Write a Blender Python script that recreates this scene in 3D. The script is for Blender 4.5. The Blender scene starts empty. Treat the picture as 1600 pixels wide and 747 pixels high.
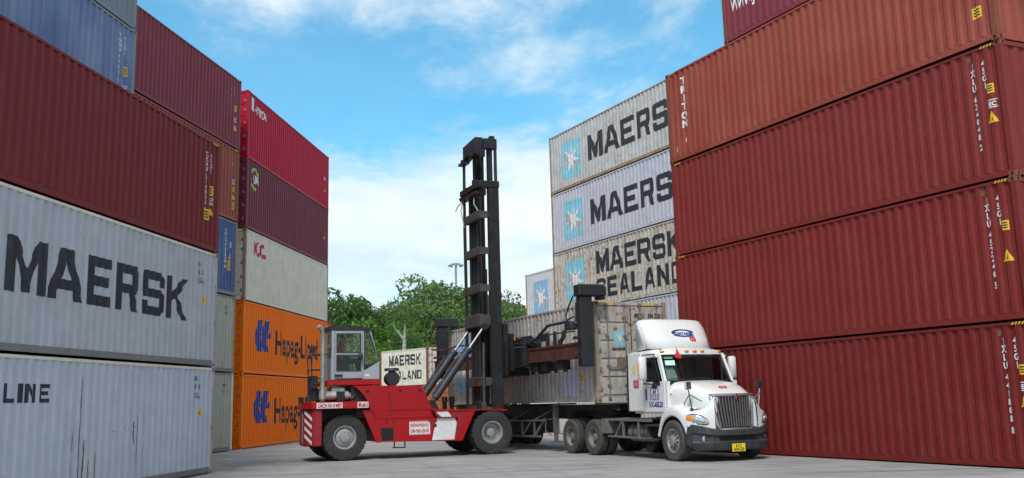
import bpy, bmesh, math, random
from mathutils import Vector, Matrix
from math import radians, sin, cos, pi, atan2, sqrt
random.seed(7)
S = bpy.context.scene
COL = S.collection

# ------------------------------------------------------------------ camera
cam_d = bpy.data.cameras.new('camera'); cam = bpy.data.objects.new('camera', cam_d); COL.objects.link(cam)
_p, _r = radians(10.937), radians(-1.4846)
_U = Vector((0, -sin(_p), cos(_p))); _F = Vector((0, cos(_p), sin(_p))); _X = Vector((1, 0, 0))
_R = _X*cos(_r) + _U*sin(_r); _V = -_X*sin(_r) + _U*cos(_r)
m = Matrix.Identity(4)
for i in range(3):
    m[i][0] = _R[i]; m[i][1] = _V[i]; m[i][2] = -_F[i]
m[2][3] = 1.575
cam.matrix_world = m
cam_d.sensor_fit = 'HORIZONTAL'; cam_d.sensor_width = 36.0
cam_d.lens = 36.0*1605.5/1600; cam_d.shift_y = -57.3/1600
cam_d.clip_start = 0.1; cam_d.clip_end = 3000
S.camera = cam

# ------------------------------------------------------------------ world, sun, exposure
SUN_EL, SUN_AZ = radians(52), radians(192)      # azimuth measured clockwise from +Y
w = bpy.data.worlds.new('World'); S.world = w; w.use_nodes = True
nt = w.node_tree; nt.nodes.clear()
N = nt.nodes.new; LK = nt.links.new
def mnode(op, a=None, b=None, clamp=False, tree=None):
    t = tree or nt
    n = t.nodes.new('ShaderNodeMath'); n.operation = op; n.use_clamp = clamp
    for k, v in enumerate((a, b)):
        if v is None: continue
        if isinstance(v, (int, float)): n.inputs[k].default_value = v
        else: t.links.new(v, n.inputs[k])
    return n.outputs[0]
sky = N('ShaderNodeTexSky'); sky.sky_type = 'NISHITA'; sky.sun_disc = False
sky.sun_elevation = SUN_EL; sky.sun_rotation = SUN_AZ; sky.air_density = 1.0; sky.dust_density = 0.3; sky.ozone_density = 2.5
hsv = N('ShaderNodeHueSaturation'); hsv.inputs['Hue'].default_value = 0.477; hsv.inputs['Saturation'].default_value = 1.40; hsv.inputs['Value'].default_value = 0.95
LK(sky.outputs[0], hsv.inputs['Color'])
tc = N('ShaderNodeTexCoord'); sep = N('ShaderNodeSeparateXYZ'); LK(tc.outputs['Generated'], sep.inputs[0])
zc = mnode('MAXIMUM', sep.outputs[2], 0.0)
zz = mnode('ADD', zc, 0.16)
cx = mnode('DIVIDE', sep.outputs[0], zz); cy = mnode('DIVIDE', sep.outputs[1], zz)
cmb = N('ShaderNodeCombineXYZ'); LK(cx, cmb.inputs[0]); LK(cy, cmb.inputs[1]); cmb.inputs[2].default_value = 3.7
def wnoise(scale, detail, rough, dist, off):
    mp = N('ShaderNodeMapping'); mp.inputs['Location'].default_value = off; mp.inputs['Scale'].default_value = (1.0, 0.75, 1)
    LK(cmb.outputs[0], mp.inputs[0])
    n = N('ShaderNodeTexNoise'); n.inputs['Scale'].default_value = scale; n.inputs['Detail'].default_value = detail
    n.inputs['Roughness'].default_value = rough; n.inputs['Distortion'].default_value = dist
    LK(mp.outputs[0], n.inputs['Vector']); return n.outputs[0]
n1 = wnoise(1.5, 10, 0.60, 0.25, (8.3, 5.2, 2)); n2 = wnoise(0.6, 4, 0.5, 0.2, (0.6, 7.4, 4)); n3 = wnoise(4.5, 8, 0.65, 0.6, (0.7, 6.1, 2))
def ramp(x0, x1, y0, y1):
    m_ = N('ShaderNodeMapRange'); m_.interpolation_type = 'SMOOTHSTEP'; LK(zc, m_.inputs[0])
    for k, v in zip((1, 2, 3, 4), (x0, x1, y0, y1)): m_.inputs[k].default_value = v
    return m_.outputs[0]
# thick bank low down, an opener band above it, broken cloud overhead
cover = mnode('ADD', ramp(0.31, 0.21, -0.03, 0.085), ramp(0.33, 0.40, 0.0, 0.075))
s1 = mnode('ADD', mnode('ADD', mnode('MULTIPLY', n1, 0.62), mnode('MULTIPLY', n2, 0.23)), mnode('MULTIPLY', n3, 0.15))
s2 = mnode('ADD', s1, cover)
msk = N('ShaderNodeMapRange'); msk.interpolation_type = 'SMOOTHSTEP'; LK(s2, msk.inputs[0])
msk.inputs[1].default_value = 0.46; msk.inputs[2].default_value = 0.60; msk.inputs[3].default_value = 0.12; msk.inputs[4].default_value = 0.90
shade = wnoise(2.4, 6, 0.6, 0.3, (1.3, 7.2, 1))
cr = N('ShaderNodeValToRGB'); LK(shade, cr.inputs[0])
cr.color_ramp.elements[0].position = 0.35; cr.color_ramp.elements[0].color = (3.75, 4.45, 4.75, 1)
cr.color_ramp.elements[1].position = 0.62; cr.color_ramp.elements[1].color = (5.1, 5.4, 5.5, 1)
mx = N('ShaderNodeMix'); mx.data_type = 'RGBA'
LK(msk.outputs[0], mx.inputs[0]); LK(hsv.outputs[0], mx.inputs[6]); LK(cr.outputs[0], mx.inputs[7])
bg = N('ShaderNodeBackground'); bg.inputs[1].default_value = 0.10; LK(mx.outputs[2], bg.inputs[0])
wo = N('ShaderNodeOutputWorld'); LK(bg.outputs[0], wo.inputs[0])

sun_d = bpy.data.lights.new('sun', 'SUN'); sun_d.energy = 1.5; sun_d.angle = radians(14); sun_d.color = (1.0, 0.95, 0.88)
sun = bpy.data.objects.new('sun', sun_d); COL.objects.link(sun)
sd = Vector((sin(SUN_AZ)*cos(SUN_EL), cos(SUN_AZ)*cos(SUN_EL), sin(SUN_EL)))
sun.rotation_euler = sd.to_track_quat('Z', 'Y').to_euler(); sun.location = (0, -20, 60)
S.view_settings.view_transform = 'Standard'; S.view_settings.look = 'None'
S.view_settings.exposure = 1.02; S.view_settings.gamma = 1; S.view_settings.use_curve_mapping = False
S.render.engine = 'CYCLES'
S.cycles.max_bounces = 8; S.cycles.transparent_max_bounces = 16

# ------------------------------------------------------------------ materials
MATS = {}
def srgb(r, g, b):
    f = lambda c: c/12.92 if c <= 0.04045 else ((c+0.055)/1.055)**2.4
    return (f(r/255), f(g/255), f(b/255), 1)
def base_mat(name):
    mt = bpy.data.materials.new(name); mt.use_nodes = True
    t = mt.node_tree; b = t.nodes['Principled BSDF']
    return mt, t, b
def nz(t, vec, scale, detail=5, rough=0.55, stretch=None, off=(0, 0, 0), dist=0.0):
    mp = t.nodes.new('ShaderNodeMapping'); mp.inputs['Location'].default_value = off
    if stretch: mp.inputs['Scale'].default_value = stretch
    t.links.new(vec, mp.inputs[0])
    n = t.nodes.new('ShaderNodeTexNoise'); n.inputs['Scale'].default_value = scale; n.inputs['Detail'].default_value = detail
    n.inputs['Roughness'].default_value = rough; n.inputs['Distortion'].default_value = dist
    t.links.new(mp.outputs[0], n.inputs['Vector']); return n.outputs[0]
def rng(t, v, a, b, c=0.0, d=1.0):
    r = t.nodes.new('ShaderNodeMapRange'); r.inputs[1].default_value = a; r.inputs[2].default_value = b
    r.inputs[3].default_value = c; r.inputs[4].default_value = d; t.links.new(v, r.inputs[0]); return r.outputs[0]
def mixc(t, fac, a, b, mode='MIX'):
    x = t.nodes.new('ShaderNodeMix'); x.data_type = 'RGBA'; x.blend_type = mode
    for k, v in ((0, fac), (6, a), (7, b)):
        if isinstance(v, (int, float)): x.inputs[k].default_value = v
        elif isinstance(v, tuple): x.inputs[k].default_value = v
        else: t.links.new(v, x.inputs[k])
    return x.outputs[2]
def bump(t, b, h, strength, dist=0.02):
    n = t.nodes.new('ShaderNodeBump'); n.inputs['Strength'].default_value = strength; n.inputs['Distance'].default_value = dist
    t.links.new(h, n.inputs['Height']); t.links.new(n.outputs[0], b.inputs['Normal'])
def paint(name, col, rough=0.45, metal=0.0, var=0.25, scale=3.0, dirt=0.0, dirtcol=(0.12, 0.10, 0.08, 1), spec=0.5, seed=0.0, bmp=0.0, coat=0.0):
    if name in MATS: return MATS[name]
    mt, t, b = base_mat(name)
    tcn = t.nodes.new('ShaderNodeTexCoord'); v = tcn.outputs['Object']
    n = nz(t, v, scale, 6, 0.6, off=(seed, seed*2, 0))
    dark = tuple(c*(1-var) for c in col[:3])+(1,); lite = tuple(min(1, c*(1+var*0.6)) for c in col[:3])+(1,)
    c = mixc(t, rng(t, n, 0.3, 0.7), dark, lite)
    if dirt > 0:
        d = nz(t, v, scale*2.2, 8, 0.7, stretch=(1, 1, 0.5), off=(seed+3, 1, 5))
        df = rng(t, d, 0.62-0.3*dirt, 0.75, 0, min(1, dirt*1.3))
        c = mixc(t, df, c, dirtcol)
    t.links.new(c, b.inputs['Base Color'])
    rr = rng(t, nz(t, v, scale*3, 4), 0.3, 0.7, max(0.03, rough-0.1), min(1, rough+0.12)); t.links.new(rr, b.inputs['Roughness'])
    b.inputs['Metallic'].default_value = metal; b.inputs['Specular IOR Level'].default_value = spec
    if coat: b.inputs['Coat Weight'].default_value = coat; b.inputs['Coat Roughness'].default_value = 0.1
    if bmp: bump(t, b, nz(t, v, 30, 5), bmp, 0.01)
    MATS[name] = mt; return mt
RUST = (0.16, 0.055, 0.02, 1)
def cont_mat(name, col, rust=0.15, fade=0.2, streak=0.3, seed=0.0, lite=None, rough=0.55, grime=0.2):
    """weathered container paint: fading, run-down streaks, grime near the floor, rust spots and runs"""
    if name in MATS: return MATS[name]
    mt, t, b = base_mat(name)
    tcn = t.nodes.new('ShaderNodeTexCoord'); v = tcn.outputs['Object']
    sp = t.nodes.new('ShaderNodeSeparateXYZ'); t.links.new(v, sp.inputs[0])
    lite = lite or tuple(min(1, c*1.3+0.006) for c in col[:3])+(1,)
    dk = tuple(c*0.72 for c in col[:3])+(1,)
    c = mixc(t, rng(t, nz(t, v, 0.5, 5, off=(seed, 0, seed)), 0.3, 0.7, 0, fade*2), col, lite)
    c = mixc(t, rng(t, nz(t, v, 1.0, 6, 0.65, stretch=(7, 7, 0.35), off=(0, seed, 0)), 0.42, 0.75, 0, streak), c, dk)
    c = mixc(t, rng(t, nz(t, v, 1.0, 5, 0.6, stretch=(12, 12, 0.6), off=(seed, 4, 0)), 0.5, 0.8, 0, streak*0.8), c, lite)
    g = rng(t, nz(t, v, 1.6, 7, 0.7, off=(seed+2, 0, 3)), 0.42, 0.7)
    c = mixc(t, mnode('MULTIPLY', g, grime, tree=t), c, (0.16, 0.145, 0.11, 1))
    # rust: small spots plus vertical runs, gathered by a slow noise
    slow = rng(t, nz(t, v, 0.8, 3, off=(seed+9, 1, 0)), 0.35, 0.65, 0.25, 1)
    spots = rng(t, nz(t, v, 7, 6, 0.65, off=(seed+4, 0, 0)), 0.70-0.18*rust, 0.74-0.12*rust)
    runs = rng(t, nz(t, v, 1.0, 7, 0.7, stretch=(9, 9, 0.7), off=(seed+6, 0, 0)), 0.72-0.24*rust, 0.80-0.14*rust)
    rs = mnode('MULTIPLY', mnode('MAXIMUM', spots, mnode('MULTIPLY', runs, 0.75, tree=t), tree=t), slow, clamp=True, tree=t)
    rc = mixc(t, rng(t, nz(t, v, 9, 4), 0.35, 0.65), RUST, (0.30, 0.12, 0.045, 1))
    c = mixc(t, rs, c, rc)
    t.links.new(c, b.inputs['Base Color'])
    t.links.new(rng(t, rs, 0, 1, rough, 0.9), b.inputs['Roughness'])
    b.inputs['Specular IOR Level'].default_value = 0.16
    bump(t, b, nz(t, v, 2.2, 4, stretch=(1, 1, 1.0), off=(seed, 0, 0)), 0.35, 0.05)
    MATS[name] = mt; return mt
def glass_mat(name, tint=(0.55, 0.66, 0.62, 1), mix=0.25):
    if name in MATS: return MATS[name]
    mt = bpy.data.materials.new(name); mt.use_nodes = True; t = mt.node_tree; t.nodes.clear()
    tr = t.nodes.new('ShaderNodeBsdfTransparent'); tr.inputs[0].default_value = tint
    gl = t.nodes.new('ShaderNodeBsdfGlossy'); gl.inputs['Roughness'].default_value = 0.03; gl.inputs[0].default_value = (0.9, 0.95, 0.95, 1)
    fr = t.nodes.new('ShaderNodeFresnel'); fr.inputs[0].default_value = 1.5
    f = rng(t, fr.outputs[0], 0, 1, 0.0, mix)
    x = t.nodes.new('ShaderNodeMixShader'); t.links.new(f, x.inputs[0]); t.links.new(tr.outputs[0], x.inputs[1]); t.links.new(gl.outputs[0], x.inputs[2])
    o = t.nodes.new('ShaderNodeOutputMaterial'); t.links.new(x.outputs[0], o.inputs[0]); MATS[name] = mt; return mt

M_letter = paint('letter_charcoal', (0.018, 0.02, 0.028, 1), 0.6, var=0.35, scale=5, dirt=0.30, dirtcol=(0.10, 0.105, 0.12, 1))
M_white = paint('letter_white', (0.72, 0.70, 0.70, 1), 0.6, var=0.12, scale=6)
M_yel = paint('sticker_yellow', (0.80, 0.48, 0.02, 1), 0.5, var=0.1)
M_blk = paint('black_plain', (0.012, 0.012, 0.013, 1), 0.6, var=0.2)
M_sky = paint('emblem_light_blue', (0.22, 0.55, 0.66, 1), 0.6, var=0.18, scale=2)
M_skyB = paint('emblem_pale_blue', (0.24, 0.44, 0.66, 1), 0.6, var=0.18, scale=2)
M_navy = paint('emblem_navy', (0.008, 0.035, 0.25, 1), 0.5, var=0.1)
M_redl = paint('letter_red', (0.55, 0.015, 0.05, 1), 0.5, var=0.1)
M_green = paint('emblem_green', (0.25, 0.55, 0.06, 1), 0.5, var=0.1)

# ------------------------------------------------------------------ mesh helpers
class MB:
    def __init__(s): s.bm = bmesh.new()
    def poly(s, pts):
        vs = [s.bm.verts.new(p) for p in pts]
        try: return s.bm.faces.new(vs)
        except ValueError: return None
    def box(s, x0, x1, y0, y1, z0, z1, bev=0.0, seg=1):
        b = bmesh.new()
        r = bmesh.ops.create_cube(b, size=1)
        for v in b.verts:
            v.co = Vector((x0 if v.co.x < 0 else x1, y0 if v.co.y < 0 else y1, z0 if v.co.z < 0 else z1))
        if bev: bmesh.ops.bevel(b, geom=list(b.edges), offset=bev, segments=seg, affect='EDGES', profile=0.6)
        s.merge(b); return s
    def merge(s, b, mat=None):
        me = bpy.data.meshes.new('tmp'); 
        if mat is not None: bmesh.ops.transform(b, matrix=mat, verts=list(b.verts))
        bmesh.ops.recalc_face_normals(b, faces=list(b.faces))
        b.to_mesh(me); b.free(); s.bm.from_mesh(me); bpy.data.meshes.remove(me)
    def beam(s, p0, p1, wdt, h, up=(0, 0, 1), bev=0.0):
        p0 = Vector(p0); p1 = Vector(p1); d = (p1-p0); L = d.length; d.normalize()
        up = Vector(up); sd_ = d.cross(up)
        if sd_.length < 1e-4: sd_ = d.cross(Vector((0, 1, 0)))
        sd_.normalize(); up = sd_.cross(d)
        b = bmesh.new(); bmesh.ops.create_cube(b, size=1)
        for v in b.verts:
            v.co = p0 + d*(v.co.x+0.5)*L + sd_*v.co.y*wdt + up*v.co.z*h
        if bev: bmesh.ops.bevel(b, geom=list(b.edges), offset=bev, segments=1, affect='EDGES')
        s.merge(b); return s
    def cyl(s, p0, p1, r, r2=None, seg=20, caps=True):
        p0 = Vector(p0); p1 = Vector(p1); d = p1-p0; L = d.length; r2 = r if r2 is None else r2
        b = bmesh.new(); bmesh.ops.create_cone(b, cap_ends=caps, segments=seg, radius1=r, radius2=r2, depth=L)
        q = d.to_track_quat('Z', 'Y').to_matrix().to_4x4()
        s.merge(b, Matrix.Translation((p0+p1)/2) @ q); return s
    def tube(s, pts, r, seg=8):
        pts = [Vector(p) for p in pts]; n = len(pts); rings = []
        prev = None
        for i, p in enumerate(pts):
            d = (pts[min(i+1, n-1)]-pts[max(i-1, 0)]).normalized()
            if prev is None:
                a = d.orthogonal().normalized()
            else:
                a = (prev-d*prev.dot(d)).normalized()
            prev = a; bb = d.cross(a)
            rr = r[i] if isinstance(r, (list, tuple)) else r
            rings.append([s.bm.verts.new(p+(a*cos(2*pi*k/seg)+bb*sin(2*pi*k/seg))*rr) for k in range(seg)])
        for i in range(n-1):
            for k in range(seg):
                s.bm.faces.new((rings[i][k], rings[i][(k+1) % seg], rings[i+1][(k+1) % seg], rings[i+1][k]))
        s.bm.faces.new(rings[0][::-1]); s.bm.faces.new(rings[-1]); return s
    def prism(s, poly, y0, y1, axes='xz', bev=0.0):
        """poly in the (x,z) plane, extruded along y (axes 'xz'), or (x,y) extruded along z ('xy'), or (y,z) along x ('yz')"""
        f = {'xz': lambda a, b, c: (a, c, b), 'xy': lambda a, b, c: (a, b, c), 'yz': lambda a, b, c: (c, a, b)}[axes]
        b = bmesh.new()
        v0 = [b.verts.new(f(p[0], p[1], y0)) for p in poly]; v1 = [b.verts.new(f(p[0], p[1], y1)) for p in poly]
        n = len(poly)
        for i in range(n): b.faces.new((v0[i], v0[(i+1) % n], v1[(i+1) % n], v1[i]))
        f0 = b.faces.new(v0[::-1]); f1 = b.faces.new(v1)
        if bev: bmesh.ops.bevel(b, geom=list(b.edges), offset=bev, segments=2, affect='EDGES')
        s.merge(b); return s
    def lathe(s, prof, c, axis=(0, 1, 0), seg=40):
        """prof: (radius, along axis) pairs"""
        c = Vector(c); ax = Vector(axis).normalized(); a = ax.orthogonal().normalized(); bb = ax.cross(a)
        rings = []
        for (r, h) in prof:
            if r < 1e-5: rings.append([s.bm.verts.new(c+ax*h)])
            else: rings.append([s.bm.verts.new(c+ax*h+(a*cos(2*pi*k/seg)+bb*sin(2*pi*k/seg))*r) for k in range(seg)])
        for i in range(len(rings)-1):
            A, B = rings[i], rings[i+1]
            for k in range(seg):
                k2 = (k+1) % seg
                if len(A) == 1 and len(B) == 1: continue
                if len(A) == 1: s.bm.faces.new((A[0], B[k], B[k2]))
                elif len(B) == 1: s.bm.faces.new((A[k], B[0], A[k2]))
                else: s.bm.faces.new((A[k], B[k], B[k2], A[k2]))
        return s
    def grid(s, rows, close=False):
        """rows of equal length point lists -> quad sheet"""
        R_ = [[s.bm.verts.new(p) for p in r] for r in rows]
        for i in range(len(R_)-1):
            n = len(R_[i])
            for k in range(n if close else n-1):
                s.bm.faces.new((R_[i][k], R_[i][(k+1) % n], R_[i+1][(k+1) % n], R_[i+1][k]))
        return s
    def mesh(s, name, smooth=False, recalc=True, angle=None):
        if recalc: bmesh.ops.recalc_face_normals(s.bm, faces=list(s.bm.faces))
        if smooth:
            for f in s.bm.faces: f.smooth = True
            if angle:
                for e in s.bm.edges:
                    if len(e.link_faces) == 2 and e.calc_face_angle(0) > radians(angle): e.smooth = False
        me = bpy.data.meshes.new(name); s.bm.to_mesh(me); s.bm.free(); return me
def put(name, me, mat, parent=None, loc=(0, 0, 0), rot=(0, 0, 0)):
    o = bpy.data.objects.new(name, me); COL.objects.link(o)
    if me is not None and len(me.materials) == 0: me.materials.append(None)
    if mat is not None:
        o.material_slots[0].link = 'OBJECT'; o.material_slots[0].material = mat
    o.parent = parent; o.location = loc; o.rotation_euler = rot
    return o
def part(name, mb, mat, parent=None, smooth=False, angle=35, **k):
    return put(name, mb.mesh(name, smooth, angle=angle if smooth else None), mat, parent, **k)
def tag(o, label=None, cat=None, group=None, kind=None):
    for k, v in (('label', label), ('category', cat), ('group', group), ('kind', kind)):
        if v: o[k] = v
    return o
def thing(name, label, cat, loc=(0, 0, 0), rotz=0.0, group=None):
    o = bpy.data.objects.new(name, None); COL.objects.link(o); o.location = loc; o.rotation_euler = (0, 0, rotz)
    o.empty_display_size = 0.3
    return tag(o, label, cat, group)

# ------------------------------------------------------------------ lettering
G = {  # block capitals, pieces in a unit box that never overlap
 'M': [[(0, 0), (.24, 0), (.24, .66), (.24, 1), (0, 1)], [(.24, 1), (.24, .62), (.42, .02), (.5, .02), (.5, .46)], [(.76, 1), (.5, .46), (.5, .02), (.58, .02), (.76, .62)], [(.76, 0), (1, 0), (1, 1), (.76, 1)]],
 'A': [[(0, 0), (.24, 0), (.5, .8), (.5, 1), (.34, 1)], [(1, 0), (.66, 1), (.5, 1), (.5, .8), (.76, 0)], [(.305, .2), (.695, .2), (.63, .40), (.37, .40)]],
 'E': [[(0, 0), (.26, 0), (.26, 1), (0, 1)], [(.26, 0), (1, 0), (1, .22), (.26, .22)], [(.26, .40), (.84, .40), (.84, .61), (.26, .61)], [(.26, .79), (1, .79), (1, 1), (.26, 1)]],
 'R': [[(0, 0), (.26, 0), (.26, 1), (0, 1)], [(.26, .8), (.74, .8), (.74, 1), (.26, 1)], [(.74, .38), (.88, .38), (1, .5), (1, .88), (.88, 1), (.74, 1)], [(.26, .38), (.74, .38), (.74, .58), (.26, .58)], [(.54, .38), (.74, .0), (1, 0), (.80, .38)]],
 'S': [[(0, .5), (.1, .4), (.24, .4), (.24, 1), (.12, 1), (0, .88)], [(.24, .8), (.76, .8), (.76, 1), (.24, 1)], [(.76, .66), (1, .66), (1, .88), (.88, 1), (.76, 1)], [(.24, .4), (.76, .4), (.76, .6), (.24, .6)], [(.76, 0), (.88, 0), (1, .12), (1, .5), (.9, .6), (.76, .6)], [(.24, 0), (.76, 0), (.76, .2), (.24, .2)], [(0, .12), (.12, 0), (.24, 0), (.24, .32), (0, .32)]],
 'K': [[(0, 0), (.24, 0), (.24, 1), (0, 1)], [(.24, .42), (.36, .48), (.70, 0), (1, 0), (.54, .55), (1, 1), (.72, 1), (.24, .62)]],
 'I': [[(.36, 0), (.64, 0), (.64, 1), (.36, 1)]],
 'L': [[(0, 0), (.26, 0), (.26, 1), (0, 1)], [(.26, 0), (1, 0), (1, .22), (.26, .22)]],
 'N': [[(0, 0), (.24, 0), (.24, 1), (0, 1)], [(.24, 1), (.24, .62), (.76, 0), (.76, .38)], [(.76, 0), (1, 0), (1, 1), (.76, 1)]],
 'D': [[(0, 0), (.24, 0), (.24, 1), (0, 1)], [(.24, .8), (.76, .8), (.76, 1), (.24, 1)], [(.24, 0), (.76, 0), (.76, .2), (.24, .2)], [(.76, 0), (.86, 0), (1, .14), (1, .86), (.86, 1), (.76, 1)]],
}
def block_text(bm, txt, x, z, w_, h, pitch):
    for ch in txt:
        for pl in G.get(ch, []):
            bm.faces.new([bm.verts.new((x+a*w_, 0, z+b*h)) for a, b in pl])
        x += pitch
_fc = {}
def font_mesh(txt, bold=0.0):
    k = (txt, bold)
    if k in _fc: return _fc[k]
    c = bpy.data.curves.new('t', 'FONT'); c.body = txt; c.size = 1; c.offset = bold; c.resolution_u = 2
    o = bpy.data.objects.new('t', c); COL.objects.link(o)
    bpy.context.view_layer.update()
    me = bpy.data.meshes.new_from_object(o.evaluated_get(bpy.context.evaluated_depsgraph_get()))
    bpy.data.objects.remove(o); _fc[k] = me; return me
def font_text(bm, txt, x, z, h, wscale=1.0, bold=0.01, width=None, vertical=False, anchor='l'):
    """text with cap height h, baseline at z, in the (x,z) plane; vertical stacks letters downward from z"""
    if vertical:
        for ch in txt:
            if ch != ' ': font_text(bm, ch, x, z-h, h, wscale, bold, anchor='c')
            z -= h*1.28 if ch != ' ' else h*0.5
        return
    me = font_mesh(txt, bold); xs = [v.co.x for v in me.vertices]
    if not xs: return
    x0, x1 = min(xs), max(xs); k = h/0.69; kx = k*wscale if width is None else width/(x1-x0)
    if anchor == 'c': x = x-(x1-x0)*kx/2
    vs = [bm.verts.new((x+(v.co.x-x0)*kx, 0, z+v.co.y*k)) for v in me.vertices]
    for p in me.polygons:
        try: bm.faces.new([vs[i] for i in p.vertices])
        except ValueError: pass
PER = 0.278
def prof_pts(x0, x1):
    pts = []; x = x0; n = int((x1-x0)/PER); per = (x1-x0)/n
    for i in range(n):
        b = x0+i*per
        pts += [(b, 0.006), (b+per*0.30, 0.006), (b+per*0.5, 0.042), (b+per*0.80, 0.042)]
    pts.append((x1, 0.006)); return pts
def prof_y(pp, x):
    for i in range(len(pp)-1):
        if pp[i][0]-1e-5 <= x <= pp[i+1][0]+1e-5:
            t = (x-pp[i][0])/max(1e-6, pp[i+1][0]-pp[i][0]); return pp[i][1]+(pp[i+1][1]-pp[i][1])*t
    return 0.0
def lay(bm, pp, lift=0.004):
    """drape flat lettering over the corrugations pp (None: flat face at y=0)"""
    bmesh.ops.triangulate(bm, faces=list(bm.faces))
    if pp:
        xs = [v.co.x for v in bm.verts]
        if xs:
            a, b = min(xs), max(xs)
            for (x, y) in pp:
                if a < x < b:
                    bmesh.ops.bisect_plane(bm, geom=list(bm.verts)+list(bm.edges)+list(bm.faces), dist=1e-5, plane_co=(x, 0, 0), plane_no=(1, 0, 0))
            for v in bm.verts: v.co.y = prof_y(pp, v.co.x)-lift
    else:
        for v in bm.verts: v.co.y = -lift
def decal(name, fn, mat, parent, pp=None, lift=0.004, loc=(0, 0, 0), rot=(0, 0, 0)):
    bm = bmesh.new(); fn(bm); lay(bm, pp, lift)
    me = bpy.data.meshes.new(name); bm.normal_update()
    for f in bm.faces:
        if f.normal.y > 0: f.normal_flip()
    bm.to_mesh(me); bm.free(); return put(name, me, mat, parent, loc, rot)
def P(bm, pts): bm.faces.new([bm.verts.new((a, 0, b)) for a, b in pts])
def rrect(bm, x0, x1, z0, z1, r=0.12):
    pts = []
    for (cx_, cz_, a0) in ((x1-r, z1-r, 0), (x0+r, z1-r, 90), (x0+r, z0+r, 180), (x1-r, z0+r, 270)):
        for k in range(5): a = radians(a0+k*22.5); pts.append((cx_+r*cos(a), cz_+r*sin(a)))
    P(bm, pts)
def star(bm, cx_, cz_, rx, rz, n=7, inner=0.30):
    pts = []
    for k in range(2*n):
        a = pi/2+pi*k/n; q = 1 if k % 2 == 0 else inner
        pts.append((cx_+rx*q*cos(a), cz_+rz*q*sin(a)))
    P(bm, pts)

# ------------------------------------------------------------------ ground
def ground_mat():
    mt, t, b = base_mat('concrete_yard')
    tcn = t.nodes.new('ShaderNodeTexCoord'); v = tcn.outputs['Object']
    c = mixc(t, rng(t, nz(t, v, 0.12, 6, 0.6), 0.35, 0.65), (0.285, 0.275, 0.272, 1), (0.375, 0.362, 0.362, 1))
    c = mixc(t, rng(t, nz(t, v, 1.1, 8, 0.7, stretch=(0.35, 1.6, 1)), 0.42, 0.70, 0, 0.85), c, (0.17, 0.165, 0.165, 1))
    c = mixc(t, rng(t, nz(t, v, 0.9, 8, 0.75, stretch=(0.5, 1.8, 1), off=(7, 3, 0)), 0.56, 0.70, 0, 0.6), c, (0.46, 0.455, 0.45, 1))
    # oil and tyre marks: long dark arcs
    c = mixc(t, rng(t, nz(t, v, 0.5, 5, 0.6, stretch=(0.22, 2.2, 1), off=(1, 9, 0), dist=0.6), 0.57, 0.68, 0, 0.65), c, (0.10, 0.098, 0.098, 1))
    c = mixc(t, rng(t, nz(t, v, 14, 5, 0.7), 0.5, 0.8, 0, 0.35), c, (0.20, 0.19, 0.185, 1))
    for sc_, off_, w_ in ((0.085, (40, -18, 0), 0.05), (0.12, (-31, 12, 0), 0.04)):   # arcs left by turning wheels
        mp = t.nodes.new('ShaderNodeMapping'); mp.inputs['Location'].default_value = off_; t.links.new(v, mp.inputs[0])
        wt = t.nodes.new('ShaderNodeTexWave'); wt.wave_type = 'RINGS'; wt.rings_direction = 'Z'; wt.inputs['Scale'].default_value = sc_*3; wt.inputs['Distortion'].default_value = 2.5; wt.inputs['Detail'].default_value = 2; wt.inputs['Detail Scale'].default_value = 0.3
        t.links.new(mp.outputs[0], wt.inputs['Vector'])
        f_ = mnode('MULTIPLY', rng(t, wt.outputs['Fac'], 1-w_*2.5, 1.0, 0, 0.28), rng(t, nz(t, v, 0.35, 5, 0.65, off=off_), 0.42, 0.62), tree=t)
        c = mixc(t, f_, c, (0.13, 0.125, 0.125, 1))
    c = mixc(t, rng(t, nz(t, v, 0.7, 6, 0.6, off=(13, 5, 0)), 0.60, 0.70, 0, 0.5), c, (0.12, 0.115, 0.11, 1))
    # cracks
    vo = t.nodes.new('ShaderNodeTexVoronoi'); vo.feature = 'DISTANCE_TO_EDGE'; vo.inputs['Scale'].default_value = 0.16
    wv = t.nodes.new('ShaderNodeVectorMath'); wv.operation = 'ADD'
    nn = t.nodes.new('ShaderNodeTexNoise'); nn.inputs['Scale'].default_value = 0.8; nn.inputs['Detail'].default_value = 5; t.links.new(v, nn.inputs['Vector'])
    t.links.new(v, wv.inputs[0]); t.links.new(nn.outputs[1], wv.inputs[1]); t.links.new(wv.outputs[0], vo.inputs['Vector'])
    c = mixc(t, rng(t, vo.outputs['Distance'], 0.0, 0.0016, 0.22, 0), c, (0.06, 0.055, 0.05, 1))
    t.links.new(c, b.inputs['Base Color'])
    t.links.new(rng(t, nz(t, v, 2, 5), 0.3, 0.7, 0.62, 0.9), b.inputs['Roughness']); b.inputs['Specular IOR Level'].default_value = 0.3
    bump(t, b, nz(t, v, 18, 8, 0.7), 0.35, 0.01)
    return mt
mb = MB(); mb.poly([(-900, -60, 0), (900, -60, 0), (900, 1500, 0), (-900, 1500, 0)])
g = part('ground', mb, ground_mat()); tag(g, kind='structure')

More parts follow.
